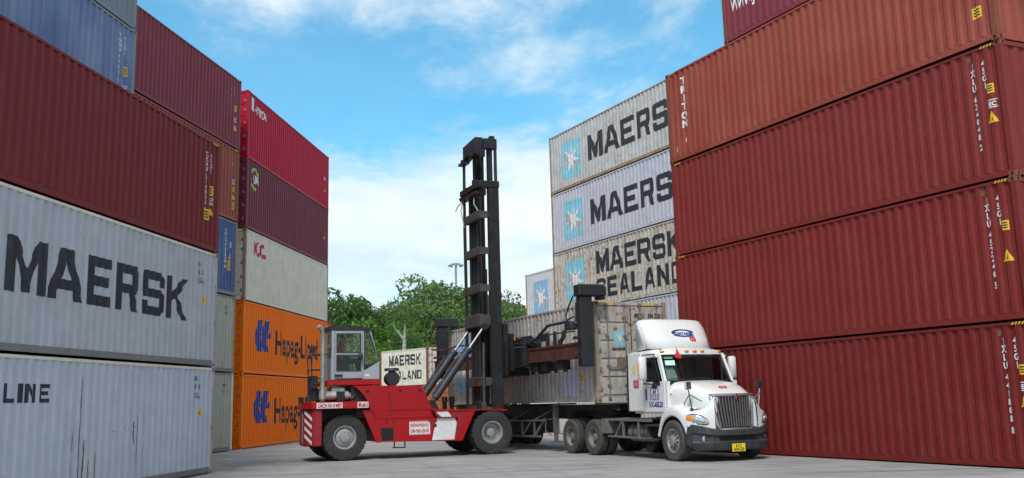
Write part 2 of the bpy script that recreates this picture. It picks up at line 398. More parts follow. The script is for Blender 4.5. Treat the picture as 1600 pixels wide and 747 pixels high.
# ------------------------------------------------------------------ containers
CW = 2.438
_cache = {}
def shared(key, fn):
    if key not in _cache: _cache[key] = fn()
    return _cache[key]
def me_side(L, H, far=False):
    mb = MB(); pp = prof_pts(0.16, L-0.16); z0, z1 = 0.165, H-0.075
    if far: pp = [(0.16, 0.02), (L-0.16, 0.02)]
    rows = [[(x, (CW-y if far else y), z) for x, y in pp] for z in (z0, z0+(z1-z0)/2, z1)]
    mb.grid(rows); me = mb.mesh('side_panel', recalc=False)
    return me
def me_end(H, x, sgn):
    """corrugated end panel at x, facing sgn*x"""
    pp = prof_pts(0.14, CW-0.14); mb = MB()
    mb.grid([[(x-sgn*(0.02+y), a, z) for a, y in pp] for z in (0.17, H-0.11)]); return mb.mesh('end_panel', recalc=False)
def me_box(boxes, name, bev=0.0):
    mb = MB()
    for b in boxes: mb.box(*b, bev=bev)
    return mb.mesh(name)
def me_casting():
    mb = MB(); mb.box(0, 0.178, 0, 0.162, 0, 0.118, bev=0.008)
    return mb.mesh('corner_casting')
def me_holes():
    mb = MB()
    pts = [(0.089+0.030*cos(a)*1.0, 0.062+0.040*sin(a)) for a in [2*pi*k/14 for k in range(14)]]
    mb.prism(pts, -0.003, 0.002, 'xz')
    pts = [(0.081+0.026*cos(a), 0.062+0.040*sin(a)) for a in [2*pi*k/14 for k in range(14)]]
    mb.prism([(p[0], p[1]) for p in pts], -0.003, 0.002, 'yz')
    return mb.mesh('casting_hole')
M_hole = paint('casting_hole_dark', (0.004, 0.004, 0.004, 1), 0.9)
M_gasket = paint('door_gasket', (0.01, 0.01, 0.012, 1), 0.7)
M_steel = paint('worn_steel', (0.25, 0.24, 0.22, 1), 0.5, 0.3, var=0.3, dirt=0.5, dirtcol=RUST)
M_inside = paint('container_underside', (0.035, 0.03, 0.028, 1), 0.8)
def container(label, O, rotz, z, L, H, mat, post=None, group=None, end_l='panel', end_r='panel', hazard='', marks=(), detail=True, name='shipping_container', rail=None, toprail=None):
    """origin: lower left corner of the visible long face (facing -y); x runs left to right along it"""
    post = post or mat; rail = rail or mat
    rj = random.Random(label); t = thing(name, label, 'container', (O[0]+rj.uniform(-.014, .014), O[1]+rj.uniform(-.014, .014), z), rotz+rj.uniform(-.0008, .0008), group)
    cast_m = cont_mat('rusty_casting', (0.19, 0.065, 0.040, 1), rust=0.8, fade=0.4, streak=0.3, seed=91, grime=0.2)
    pp = prof_pts(0.16, L-0.16)
    put('side_panel', shared(('s', L, H), lambda: me_side(L, H)), mat, t)
    put('side_panel', shared(('f', L, H), lambda: me_side(L, H, True)), mat, t)
    put('roof', shared(('r', L, H), lambda: me_box([(0.13, L-0.13, 0.03, CW-0.03, H-0.055, H-0.03)], 'roof')), mat, t)
    put('floor', shared(('u', L), lambda: me_box([(0.13, L-0.13, 0.06, CW-0.06, 0.09, 0.15)], 'floor')), M_inside, t)
    put('top_rail', shared(('t', L, H), lambda: me_box([(0.178, L-0.178, 0, 0.05, H-0.082, H-0.022)], 'top_rail', 0.004)), toprail or rail, t)
    put('top_rail', shared(('t2', L, H), lambda: me_box([(0.178, L-0.178, CW-0.05, CW, H-0.082, H-0.022)], 'top_rail', 0.004)), toprail or rail, t)
    def brail(y0, y1, lip):
        return me_box([(0.178, L-0.178, y0, y1, 0.046, 0.165), (0.178, L-0.178, lip-0.035 if y0 > 1 else lip, lip if y0 > 1 else lip+0.035, 0.034, 0.0455)], 'bottom_rail', 0.003)
    put('bottom_rail', shared(('b', L), lambda: brail(0.012, 0.045, -0.002)), rail, t)
    put('bottom_rail', shared(('b2', L), lambda: brail(CW-0.045, CW-0.012, CW+0.002)), rail, t)
    for i, x in enumerate((0, L)):
        for y in (0, CW):
            x0, x1 = (0.004, 0.155) if x == 0 else (L-0.155, L-0.004); y0, y1 = (0.004, 0.12) if y == 0 else (CW-0.12, CW-0.004)
            put('corner_post', shared(('p', x, y, H), lambda: me_box([(x0, x1, y0, y1, 0.118, H-0.118)], 'corner_post', 0.006)), post, t)
            for zc_ in (0, H-0.118):
                me = shared('cc', me_casting)
                o = put('corner_casting', me, cast_m if any(q in post.name for q in ('maroon', 'mauve', 'red_brown')) else post, t, (x, y, zc_))
                o.scale = (1 if x == 0 else -1, 1 if y == 0 else -1, 1)
                if detail and y == 0:
                    h = put('casting_hole', shared('ch', me_holes), M_hole, o)
    for side, kind in ((0, end_l), (1, end_r)):
        x = 0 if side == 0 else L; sg = -1 if side == 0 else 1
        hb = [(x-0.10, x-0.012) if side else (x+0.012, x+0.10)][0]
        put('end_header', shared(('eh', x, H), lambda: me_box([(hb[0], hb[1], 0.16, CW-0.16, H-0.115, H-0.02)], 'end_header', 0.004)), rail, t)
        put('end_sill', shared(('es', x), lambda: me_box([(hb[0], hb[1], 0.16, CW-0.16, 0.02, 0.165)], 'end_sill', 0.004)), rail, t)
        if kind == 'panel': put('end_panel', shared(('ep', x, H), lambda: me_end(H, x, sg)), mat, t)
        else: doors(t, x, sg, H, mat)
    if hazard:
        def hz(bm, x0, x1, d):
            n = 4; w_ = (x1-x0)/n
            for k in range(n):
                a = x0+k*w_; P(bm, [(a, H-0.078), (a+w_*0.5, H-0.078), (a+w_*0.5+0.04, H-0.026), (a+0.04, H-0.026)])
        if 'r' in hazard: decal('hazard_stripe', lambda bm: hz(bm, L-0.52, L-0.20, 0), M_yel, t, None, 0.003)
        if 'l' in hazard: decal('hazard_stripe', lambda bm: hz(bm, 0.20, 0.52, 0), M_yel, t, None, 0.003)
    for mk in marks:
        nm, fn, mt = mk[:3]; lift = mk[3] if len(mk) > 3 else 0.005
        decal(nm, fn, mt, t, pp, lift)
    return t
def doors(t, x, sg, H, mat):
    """two door leaves with recessed ribs, four locking bars with cams, handles and hinges"""
    for k in (0, 1):
        y0, y1 = (0.13, CW/2-0.012) if k == 0 else (CW/2+0.012, CW-0.13)
        mb = MB(); xo = x-sg*0.03; xi = x-sg*0.075
        mb.box(min(xo-sg*0.03, xi), max(xo-sg*0.03, xi), y0, y1, 0.175, H-0.125)
        fr = 0.07
        for (a, b, c, d) in ((y0, y0+fr, 0.175, H-0.125), (y1-fr, y1, 0.175, H-0.125)):
            mb.box(min(xo, xo-sg*0.029), max(xo, xo-sg*0.029), a, b, c, d, bev=0.003)
        n = 5; hh = (H-0.30)/n
        for q in range(n):
            z0 = 0.175+q*hh
            mb.box(min(xo-sg*0.002, xo-sg*0.0295), max(xo-sg*0.002, xo-sg*0.0295), y0+fr+0.001, y1-fr-0.001, z0+0.05, z0+hh-0.012, bev=0.012)
        lf = part('door', mb, mat, t)
        for y in (y0+0.28, y1-0.22):
            mb = MB(); mb.cyl((x+sg*0.012, y, 0.10), (x+sg*0.012, y, H-0.06), 0.017, seg=10)
            for zz_ in (0.12, 0.5, 1.05, H-1.0, H-0.45, H-0.09):
                mb.box(x-0.035 if sg > 0 else x-0.03, x+0.03 if sg > 0 else x+0.035, y-0.05, y+0.05, zz_-0.03, zz_+0.03, bev=0.004)
            part('locking_bar', mb, M_steel, lf)
        mb = MB(); mb.box(min(x, x+sg*0.03), max(x, x+sg*0.03), y0+0.28, y0+0.75, 0.98, 1.01); mb.box(min(x, x+sg*0.04), max(x, x+sg*0.04), y0+0.7, y0+0.8, 0.95, 1.04, bev=0.005)
        part('door_handle', mb, M_steel, lf)
        ye = y0-0.02 if k == 0 else y1-0.06
        mb = MB()
        for zz_ in (0.4, 0.95, 1.5, 2.05, H-0.45): mb.box(min(x-sg*0.028, x+sg*0.006), max(x-sg*0.028, x+sg*0.006), ye, ye+0.08, zz_-0.06, zz_+0.06, bev=0.006)
        part('hinge', mb, M_steel, lf)
    mb = MB(); mb.box(min(x-sg*0.05, x-sg*0.025), max(x-sg*0.05, x-sg*0.025), CW/2-0.011, CW/2+0.011, 0.175, H-0.125)
    part('door_gasket', mb, M_gasket, t)

L40, HC = 12.192, 2.896
def stack(corner, yaw, right=False):
    """returns (origin, rotz, function moving along x / back)"""
    a = radians(yaw)
    if not right: xd = Vector((sin(a), cos(a), 0))
    else: xd = Vector((-sin(a), -cos(a), 0))
    yd = Vector((-xd.y, xd.x, 0)); rz = atan2(xd.y, xd.x)
    c = Vector((corner[0], corner[1], 0))
    return (lambda dx=0, dy=0: c+xd*dx+yd*dy), rz

# markings
def m_maersk(z=1.05, x=3.22, h=0.98, w_=1.05, pitch=1.24):
    return ('lettering', lambda bm: block_text(bm, 'MAERSK', x, z, w_, h, pitch), M_letter)
def block_spans(bm, txt, spans, z, h):
    for ch, (a, b) in zip(txt, spans): block_text(bm, ch, a, z, b-a, h, 0)
SPA = [(3.21, 4.42), (4.46, 5.74), (5.84, 6.83), (6.97, 8.0), (8.14, 9.2), (9.39, 10.42)]
SPD = [(3.73, 5.1), (5.2, 6.54), (6.67, 7.74), (7.94, 9.0), (9.19, 10.3), (10.5, 11.5)]
def m_spans(z, h, sp=None): return ('lettering', lambda bm: block_spans(bm, 'MAERSK', sp or SPA, z, h), M_letter)
def m_star(x0, x1, z0, z1, mat=None):
    return [('emblem_panel', lambda bm: rrect(bm, x0, x1, z0, z1), mat or M_sky, 0.004),
            ('emblem_star', lambda bm: star(bm, (x0+x1)/2, (z0+z1)/2, (x1-x0)*0.46, (z1-z0)*0.45), M_white, 0.008)]
def m_tri(x, z, s=0.24): return [('warning_sticker', lambda bm: P(bm, [(x, z), (x+s, z), (x+s/2, z+s*0.95)]), M_yel, 0.005),
    ('warning_sign', lambda bm: P(bm, [(x+s*0.44, z+s*0.15), (x+s*0.56, z+s*0.15), (x+s*0.5, z+s*0.6)]), M_blk, 0.008)]
def m_sq(x, z, w_=0.17, h=0.26, mat=None): return [('sticker', lambda bm: P(bm, [(x, z), (x+w_, z), (x+w_, z+h), (x, z+h)]), mat or M_yel, 0.005),
    ('sticker_print', lambda bm: [P(bm, [(x+w_*.15, z+h*q), (x+w_*.85, z+h*q), (x+w_*.85, z+h*(q+.12)), (x+w_*.15, z+h*(q+.12))]) for q in (.2, .45, .7)], M_blk, 0.008)]
def m_txt(txt, x, z, h, mat=None, name='lettering', **k):
    return (name, lambda bm: font_text(bm, txt, x, z, h, **k), mat or M_white)
def m_vert(num, typ, x, ztop, h=0.105, mat=None, mat2=None):
    """the usual vertical number column, type code, stickers at the right end of a maroon box"""
    return [m_txt(num, x, ztop, h, mat, vertical=True, bold=0.03), m_txt(typ, x+0.27, ztop, h, mat, vertical=True, bold=0.03)]
def iec(x, z, mat=None): return [m_txt('IEC', x, z, 0.09, mat, bold=0.04), ('sticker_frame', lambda bm: [P(bm, [(x-.02, z+.12), (x+.22, z+.12), (x+.22, z+.14), (x-.02, z+.14)]), P(bm, [(x-.02, z-.04), (x+.22, z-.04), (x+.22, z-.02), (x-.02, z-.02)])], mat or M_white)]

maroonA = cont_mat('maroon_paint', (0.180, 0.022, 0.024, 1), rust=0.05, fade=0.12, streak=0.18, seed=1, grime=0.06)
maroonB = cont_mat('maroon_paint_worn', (0.190, 0.025, 0.022, 1), rust=0.25, fade=0.25, streak=0.35, seed=5, grime=0.08)
maroonC = cont_mat('maroon_paint_dark', (0.178, 0.021, 0.019, 1), rust=0.15, fade=0.22, streak=0.35, seed=9, grime=0.07)
maroonD = cont_mat('maroon_paint_low', (0.152, 0.015, 0.014, 1), rust=0.12, fade=0.2, streak=0.40, seed=13, grime=0.1)
mauve = cont_mat('mauve_paint', (0.21, 0.035, 0.052, 1), rust=0.08, fade=0.2, streak=0.3, seed=3, grime=0.08)
mauveD = cont_mat('mauve_paint_dark', (0.17, 0.028, 0.044, 1), rust=0.08, fade=0.25, streak=0.3, seed=21, grime=0.06)
redbrown = cont_mat('red_brown_paint', (0.27, 0.045, 0.026, 1), rust=0.42, fade=0.5, streak=0.45, seed=17, grime=0.12, lite=(0.34, 0.085, 0.06, 1))
rustred = cont_mat('faded_orange_red_paint', (0.28, 0.06, 0.035, 1), rust=0.3, fade=0.4, streak=0.4, seed=19, grime=0.12)
crimson = cont_mat('crimson_paint', (0.42, 0.006, 0.030, 1), rust=0.03, fade=0.15, streak=0.25, seed=23, grime=0.03)
orange = cont_mat('orange_paint', (0.96, 0.18, 0.0, 1), rust=0.02, fade=0.0, streak=0.05, seed=25, grime=0.02)
whiteA = cont_mat('pale_grey_paint', (0.44, 0.455, 0.485, 1), rust=0.12, fade=0.3, streak=0.25, seed=27, grime=0.22, lite=(0.52, 0.54, 0.58, 1))
whiteL = cont_mat('blue_white_paint', (0.49, 0.52, 0.575, 1), rust=0.30, fade=0.3, streak=0.25, seed=29, grime=0.18, lite=(0.55, 0.58, 0.64, 1))
whiteD = cont_mat('dirty_white_paint', (0.52, 0.52, 0.51, 1), rust=0.55, fade=0.3, streak=0.35, seed=31, grime=0.40, lite=(0.58, 0.58, 0.57, 1))
whiteD2 = cont_mat('lilac_white_paint', (0.50, 0.51, 0.58, 1), rust=0.25, fade=0.3, streak=0.3, seed=33, grime=0.25, lite=(0.60, 0.61, 0.66, 1))
whiteR = cont_mat('rusty_cream_paint', (0.60, 0.58, 0.52, 1), rust=1.05, fade=0.3, streak=0.4, seed=35, grime=0.5, lite=(0.6, 0.58, 0.52, 1))
whiteT = cont_mat('stained_grey_paint', (0.47, 0.44, 0.40, 1), rust=0.9, fade=0.3, streak=0.5, seed=37, grime=0.45, lite=(0.5, 0.49, 0.48, 1))
whiteE = cont_mat('clean_white_paint', (0.58, 0.58, 0.60, 1), rust=0.2, fade=0.2, streak=0.3, seed=39, grime=0.3)
cream = cont_mat('cream_paint', (0.75, 0.67, 0.54, 1), rust=0.25, fade=0.3, streak=0.3, seed=41, grime=0.22, lite=(0.78, 0.72, 0.61, 1))
beige = cont_mat('beige_paint', (0.42, 0.41, 0.34, 1), rust=0.15, fade=0.3, streak=0.3, seed=43, grime=0.3, lite=(0.5, 0.49, 0.42, 1))
blueA = cont_mat('faded_blue_paint', (0.105, 0.165, 0.33, 1), rust=0.25, fade=0.5, streak=0.7, seed=45, grime=0.1, lite=(0.24, 0.31, 0.45, 1))
blueB = cont_mat('dark_blue_paint', (0.045, 0.085, 0.22, 1), rust=0.1, fade=0.4, streak=0.5, seed=47, grime=0.05, lite=(0.14, 0.2, 0.36, 1))
greyA = cont_mat('slate_grey_paint', (0.20, 0.235, 0.26, 1), rust=0.25, fade=0.3, streak=0.4, seed=49, grime=0.15)
postR = cont_mat('rusty_post_paint', (0.36, 0.25, 0.15, 1), rust=1.1, fade=0.3, streak=0.4, seed=51, grime=0.4)
postB = cont_mat('rust_red_post_paint', (0.20, 0.060, 0.035, 1), rust=0.9, fade=0.3, streak=0.4, seed=53, grime=0.15)
railG = cont_mat('grey_rail_paint', (0.20, 0.20, 0.19, 1), rust=0.3, fade=0.3, streak=0.3, seed=55, grime=0.5)

postW = cont_mat('greyed_white_post', (0.44, 0.43, 0.38, 1), rust=0.8, fade=0.3, streak=0.5, seed=57, grime=0.5)
# left, nearest stack: three high
GL = 'containers in the near left stack'
fA, rA = stack((-7.663, 26.382), 6.58); hA = 2.604
O = fA(-L40)
def rustlines(bm):
    rnd = random.Random(3)
    for x, z0, z1 in ((5.62, 0.25, 1.25), (5.86, 0.3, 2.22), (6.06, 0.2, 1.05), (6.3, 0.2, 0.65), (6.55, 0.25, 0.8), (8.05, 0.9, 1.35), (8.25, 0.5, 1.45), (8.5, 0.3, 1.6), (10.2, 0.6, 1.0)):
        w_ = 0.016; n = 7; pts = []
        xs = [x+rnd.uniform(-0.012, 0.012) for _ in range(n+1)]
        zs = [z0+(z1-z0)*k/n for k in range(n+1)]
        for k in range(n):
            a, b = w_*(0.4+0.6*rnd.random()), w_*(0.4+0.6*rnd.random())
            P(bm, [(xs[k]-a, zs[k]), (xs[k]+a, zs[k]), (xs[k+1]+b, zs[k+1]), (xs[k+1]-b, zs[k+1])])
M_rustline = cont_mat('rust_run', (0.17, 0.085, 0.04, 1), rust=0.8, fade=0.2, streak=0.6, seed=60)
def isoblock(lines, x, z, h=0.12, dx=0.0):
    return ('lettering', lambda bm: [font_text(bm, s_, x+dx*i, z-i*h*1.7, h, wscale=0.8, bold=0.01) for i, s_ in enumerate(lines)], M_letter)
container('pale blue-white container streaked with thin rust lines, lowest at the left front', O, rA, 0, L40, hA, whiteL, post=postW, rail=railG, toprail=cream, group=GL, hazard='',
  marks=[('lettering', lambda bm: block_spans(bm, 'LINE', [(3.42, 3.73), (3.64, 4.08), (4.03, 4.35), (4.44, 4.75)], 1.76, 0.33), M_letter), ('rust_streak', rustlines, M_rustline), isoblock(['181', '19 129', '1G1'], 11.05, 2.25), m_txt('P', 11.3, 1.75, 0.15, M_letter)] + m_tri(11.3, 1.4))
container('pale grey container with huge dark block letters, middle of the near left stack', O, rA, hA, L40, HC, whiteA, post=postW, rail=railG, toprail=cream, group=GL, hazard='r',
  marks=[m_spans(1.05, 0.98), isoblock(['151', '15 00', '1G1'], 11.05, 2.45), m_txt('P', 11.3, 1.95, 0.17, M_letter), m_txt('8', 11.28, 0.55, 0.17, M_yel, bold=0.03)] + m_tri(11.28, 1.55, 0.26))
container('plain maroon container on top of the near left stack, white numbers at right end', O, rA, hA+HC, L40, HC, maroonA, group=GL, hazard='r',
  marks=m_vert('CXDU 214805 3', '45G1', 11.38, 2.55) + m_sq(11.58, 1.45) + m_tri(11.56, 0.95, 0.22) + m_sq(11.24, 0.78, 0.3, 0.28) + iec(11.56, 1.25))
# row behind it: five high, only the two upper ones show
O2 = fA(-L40, 2.50); HR = 2.94
for k in range(3):
    container(['beige container hidden lowest in the row behind the near left stack', 'brown container hidden second in the row behind the near left stack', 'green container hidden third in the row behind the near left stack'][k], O2, rA, k*HR, L40, HR, [beige, redbrown, greyA][k], detail=False, group='hidden containers behind the near left stack')
container('faded blue container with white number column, top left behind the maroon one', O2, rA, 3*HR, L40, HR, blueA, post=greyA, rail=greyA, hazard='', group='containers behind the near left stack',
  marks=m_vert('TGHU 906217 4', '45G1', 11.38, 2.6) + m_sq(11.6, 1.5) + m_tri(11.6, 0.75, 0.24) + iec(11.6, 1.1))
container('slate grey container at the top left corner, above the faded blue one', O2, rA, 4*HR, L40, HR, greyA, hazard='', group='containers behind the near left stack', marks=m_sq(11.0, 0.75, 0.12, 0.14))

# second left stack: five high
GB = 'containers in the second left stack'
fB, rB = stack((-10.76, 39.64), 8.175); O = fB(-L40)
container('lowest beige container between pale blue-white and orange ones', O, rB, 0, L40, HC, beige, post=cream, rail=railG, group=GB, marks=[isoblock(['19 29', '1G1'], 11.2, 2.35), m_txt('8', 11.45, 1.75, 0.16, M_yel, bold=0.03)])
container('second beige container from the ground, beside the upper orange one', O, rB, HC, L40, HC, beige, post=postR, rail=railG, group=GB, marks=[isoblock(['12 01', '45G1'], 11.2, 2.35), m_txt('8', 11.45, 1.75, 0.16, M_yel, bold=0.03)])
container('dark blue container glimpsed above the beige ones with yellow sticker', O, rB, 2*HC, L40, HC, blueB, post=postR, rail=greyA, group=GB, marks=m_vert('TRLU 761520 8', '', 11.15, 2.5, 0.1) + m_tri(11.42, 1.4, 0.26) + m_sq(11.4, 0.95, 0.26, 0.38) + m_sq(11.5, 1.85, 0.2, 0.2, M_white))
container('faded orange-red container just behind the plain maroon one', O, rB, 3*HC, L40, HC, rustred, post=postB, group=GB, hazard='r', marks=m_vert('GESU 552146 0', '45G1', 11.3, 2.55) + m_sq(11.58, 1.15, 0.16, 0.2) + m_tri(11.58, 0.85, 0.22) + m_sq(11.55, 0.45, 0.22, 0.28) + iec(11.56, 1.5))
container('dusky maroon container with many bright ribs, highest of the second left stack', O, rB, 4*HC, L40, HC, mauve, group=GB, hazard='r', marks=m_vert('FCIU 893041 7', '45G1', 11.3, 2.5) + m_sq(11.58, 1.5, 0.17, 0.24) + m_tri(11.55, 0.72, 0.26) + iec(11.56, 1.1))

# third left stack: two orange, cream, mauve, crimson
GC = 'containers in the third left stack'
fC, rC = stack((-10.737, 40.76), 5.277); O = fC(0)
def hl_logo(bm):
    # two waisted upright bands joined by a short tab
    P(bm, [(1.62, 0.95), (2.35, 0.95), (2.05, 1.62), (1.40, 1.62)]); P(bm, [(1.40, 1.62), (2.05, 1.62), (2.35, 2.25), (1.82, 2.25)][:4])
    P(bm, [(2.45, 0.95), (3.10, 0.95), (2.80, 1.52), (2.12, 1.66)]); P(bm, [(2.12, 1.66), (2.80, 1.52), (2.95, 1.72), (3.28, 2.25), (2.60, 2.25)])
    P(bm, [(2.82, 1.53), (3.36, 1.53), (3.36, 1.80), (2.97, 1.72)]); P(bm, [(2.051, 1.60), (2.119, 1.60), (2.119, 1.72), (2.051, 1.72)])
hl = [('emblem', hl_logo, M_navy), m_txt('Hapag-Lloyd', 4.05, 0.92, 1.0, M_blk, width=6.45, bold=0.026)]
container('lower of the two bright orange containers, resting on the ground', O, rC, 0, L40, HC, orange, group=GC, end_l='doors', marks=hl)
container('upper of the two bright orange containers, under the cream one', O, rC, HC, L40, HC, orange, group=GC, end_l='doors', marks=hl + [m_txt('45G1', 11.2, 2.35, 0.12, M_redl)])
container('cream container with small red letters, above the two orange ones', O, rC, 2*HC, L40, HC, cream, post=postR, rail=cream, group=GC, end_l='doors', marks=[m_txt('K.C.', 1.0, 1.98, 0.50, M_redl, bold=0.07, width=1.5)])
def swirl(bm):
    for a0, a1 in ((20, 150), (185, 300)):
        n = 8
        for k in range(n):
            p, q = radians(a0+(a1-a0)*k/n), radians(a0+(a1-a0)*(k+1)/n)
            P(bm, [(0.95+0.36*cos(p), 2.2+0.36*sin(p)), (0.95+0.36*cos(q), 2.2+0.36*sin(q)), (0.95+0.48*cos(q), 2.2+0.48*sin(q)), (0.95+0.48*cos(p), 2.2+0.48*sin(p))])
container('dark mauve container with a green ring mark, between cream and crimson ones', O, rC, 3*HC, L40, HC, mauveD, group=GC, end_l='doors', marks=[('emblem', swirl, M_green), m_txt('UA', 0.75, 2.02, 0.32, bold=0.05)] + m_tri(11.4, 1.3, 0.2))
container('bright crimson container with white lettering, highest of the third left stack', O, rC, 4*HC, L40, HC, crimson, group=GC, end_l='doors', marks=[m_txt('HYUNDAI', 0.85, 2.12, 0.34, bold=0.03, width=1.40), ('emblem', lambda bm: P(bm, [(0.42, 2.15), (0.70, 2.15), (0.70, 2.72), (0.42, 2.72)]), M_white)] + m_tri(11.4, 0.9, 0.2) + m_sq(11.4, 1.5, 0.15, 0.15, M_white))

# right stack: maroon wall, five high
GR = 'containers in the right stack'
fR, rR = stack((4.973, 31.306), -25.223, True); O = fR(0)
def rset(num, k=''):
    return m_vert(num, '45G1', 11.42, 2.58, 0.128) + m_sq(11.73, 1.83, 0.16, 0.20) + m_tri(11.66, 1.20, 0.26) + (iec(11.72, 1.55) if k != 'n' else []) + [('rust_patch', lambda bm: P(bm, [(11.31, 2.62), (11.40, 2.62), (11.39, 2.80), (11.32, 2.80)]), M_rustline)]
container('lowest maroon container behind the white truck, biggest face on the right', O, rR, 0, L40, HC, maroonD, group=GR, hazard='lr', marks=rset('JXLU 441808 8'))
container('second maroon container from the ground in the right stack', O, rR, HC, L40, HC, maroonC, group=GR, hazard='lr', marks=rset('JXLU 457240 5', 'n'))
container('third maroon container from the ground in the right stack, just under the orange-brown one', O, rR, 2*HC, L40, HC, maroonB, group=GR, hazard='lr', marks=rset('JXLU 634048 2'))
container('orange-brown container with white vertical lettering, fourth of the right stack', O, rR, 3*HC, L40, HC, redbrown, post=postB, group=GR, hazard='l',
  marks=[m_txt('TRITON', 0.92, 2.58, 0.215, M_white, vertical=True, bold=0.035, wscale=1.2)] + m_sq(11.60, 0.60, 0.25, 0.25) + [('sticker', lambda bm: [P(bm, [(0.38, 0.3), (0.46, 0.3), (0.46, 0.47), (0.38, 0.47)]), P(bm, [(0.88, 0.52), (0.93, 0.52), (0.93, 0.65), (0.88, 0.65)])], M_white)])
container('mauve container at the top right, standing highest of all on the right', fR(3.07), rR, 4*HC, L40, HC, mauve, post=postB, group=GR, marks=[m_txt('WWW.JM.CN', 0.42, 0.86, 0.36, M_white, width=1.75, bold=0.02)])

# white stack behind it
GD = 'white containers in the stack behind the truck'
fD, rD = stack((1.899, 49.391), -25.764, True); O = fD(0)
hD = [0, 2.70, 2.70+HC-0.005, 2*HC+2.695, 3*HC+2.695]
def star_D(z0, z1, m_=None): return m_star(1.28, 3.05, z0, z1, m_)
container('grey-white container, lowest of the white stack and mostly hidden by the truck', O, rD, 0, L40, 2.70, whiteD, post=postR, group=GD)
container('bluish white container showing only a corner above the truck load', O, rD, hD[1], L40, HC, whiteD2, post=postR, group=GD)
container('very rusty cream container with two lines of block letters, below two cleaner ones', O, rD, hD[2], L40, HC, whiteR, post=postR, group=GD, hazard='',
  marks=star_D(0.5, 2.35) + [('lettering', lambda bm: (block_spans(bm, 'MAERSK', [(4.07, 5.2), (5.27, 6.4), (6.5, 7.4), (7.55, 8.5), (8.7, 9.6), (9.75, 10.7)], 1.46, 1.02), block_text(bm, 'SEALAND', 4.03, 0.36, 0.80, 0.86, 0.98)), M_letter)])
container('lilac-white container with block letters, second from the top of the white stack', O, rD, hD[3], L40, HC, whiteD2, post=postR, group=GD, marks=star_D(0.5, 2.3) + [m_spans(0.85, 1.15, SPD)])
container('dirty white container with block letters, highest of the white stack', O, rD, hD[4], L40, HC, whiteD, post=postR, rail=postR, group=GD, marks=star_D(0.5, 2.3) + [m_spans(0.92, 1.18, SPD)])

# farther row: star panel shows beside the white stack
fE, rE = stack((0.66, 59.0), -25.8, True); O = fE(0)
for k in range(3):
    container(['distant white container under two others, behind the grey truck load', 'distant white container in the middle, behind the grey truck load', 'distant clean white container with pale blue star panel, left of the white stack'][k], O, rE, k*HC, L40, HC, whiteE, post=postR, group='distant white containers', detail=False,
      marks=(m_star(1.0, 2.75, 0.55, 2.35, M_skyB) if k == 2 else []))

# small pair of short containers far behind the forklift
xd = Vector((0.64, -0.7684, 0)); fc = Vector((-6.18, 72.18, 0)); O = fc-xd*6.058; rF = atan2(xd.y, xd.x)
rust_or = cont_mat('rusty_orange_paint', (0.42, 0.12, 0.03, 1), rust=0.8, fade=0.3, streak=0.4, seed=71, grime=0.2)
container('rusty orange short container under the stained cream one, far behind the forklift', O, rF, 0, 6.058, 2.82, rust_or, post=postR, group='short containers far behind the forklift', end_r='doors', detail=False)
container('stained cream short container with block letters, far behind the forklift', O, rF, 2.82, 6.058, 2.591, whiteR if False else cont_mat('stained_cream_paint', (0.60, 0.56, 0.46, 1), rust=0.35, fade=0.3, streak=0.4, seed=73, grime=0.4), post=postB, group='short containers far behind the forklift', end_r='doors', detail=False,
  marks=[('lettering', lambda bm: (block_text(bm, 'MAERSK', 1.15, 1.45, 0.60, 0.75, 0.70), block_text(bm, 'SEALAND', 1.05, 0.45, 0.52, 0.62, 0.62)), M_letter)])

# ------------------------------------------------------------------ shared vehicle pieces
M_tyre = paint('tyre_rubber_dusty', (0.030, 0.029, 0.028, 1), 0.85, var=0.3, scale=4, dirt=0.35, dirtcol=(0.11, 0.10, 0.09, 1), bmp=0.3)
M_tyre2 = paint('tyre_rubber_grey_dust', (0.065, 0.060, 0.055, 1), 0.9, var=0.3, scale=4, dirt=0.5, dirtcol=(0.14, 0.125, 0.11, 1), bmp=0.3)
M_rim = paint('rim_silver', (0.36, 0.36, 0.36, 1), 0.42, 0.35, var=0.25, scale=5, dirt=0.4, dirtcol=(0.12, 0.10, 0.08, 1))
M_rimd = paint('rim_dirty_steel', (0.22, 0.20, 0.18, 1), 0.65, 0.2, var=0.35, scale=6, dirt=0.6, dirtcol=(0.10, 0.075, 0.055, 1))
M_fred = paint('forklift_red', (0.37, 0.002, 0.006, 1), 0.42, var=0.16, scale=1.2, dirt=0.22, dirtcol=(0.13, 0.012, 0.012, 1), spec=0.3, coat=0.08)
M_fredd = paint('forklift_red_worn', (0.30, 0.006, 0.012, 1), 0.5, var=0.3, scale=2, dirt=0.3, dirtcol=(0.06, 0.02, 0.02, 1))
M_mast = paint('mast_black_steel', (0.022, 0.022, 0.026, 1), 0.42, 0.25, var=0.45, scale=3, dirt=0.35, dirtcol=(0.075, 0.065, 0.055, 1), bmp=0.15)
M_cyl = paint('cylinder_dark_grey', (0.028, 0.033, 0.042, 1), 0.5, var=0.35, scale=3, dirt=0.2)
M_satin = paint('satin_bright_metal', (0.42, 0.42, 0.44, 1), 0.28, 0.75, var=0.15, scale=6)
M_dusty = paint('mast_dusty_steel', (0.060, 0.056, 0.056, 1), 0.6, 0.1, var=0.4, scale=3, dirt=0.4, dirtcol=(0.13, 0.11, 0.09, 1))
M_chrome = paint('chrome', (0.75, 0.75, 0.76, 1), 0.18, 1.0, var=0.08, scale=4)
M_brown = paint('spreader_rusty_brown', (0.085, 0.030, 0.022, 1), 0.6, var=0.4, scale=2.5, dirt=0.4, dirtcol=(0.16, 0.05, 0.03, 1), bmp=0.15)
M_cabg = paint('cab_light_grey', (0.33, 0.345, 0.385, 1), 0.45, var=0.12, scale=2, dirt=0.1)
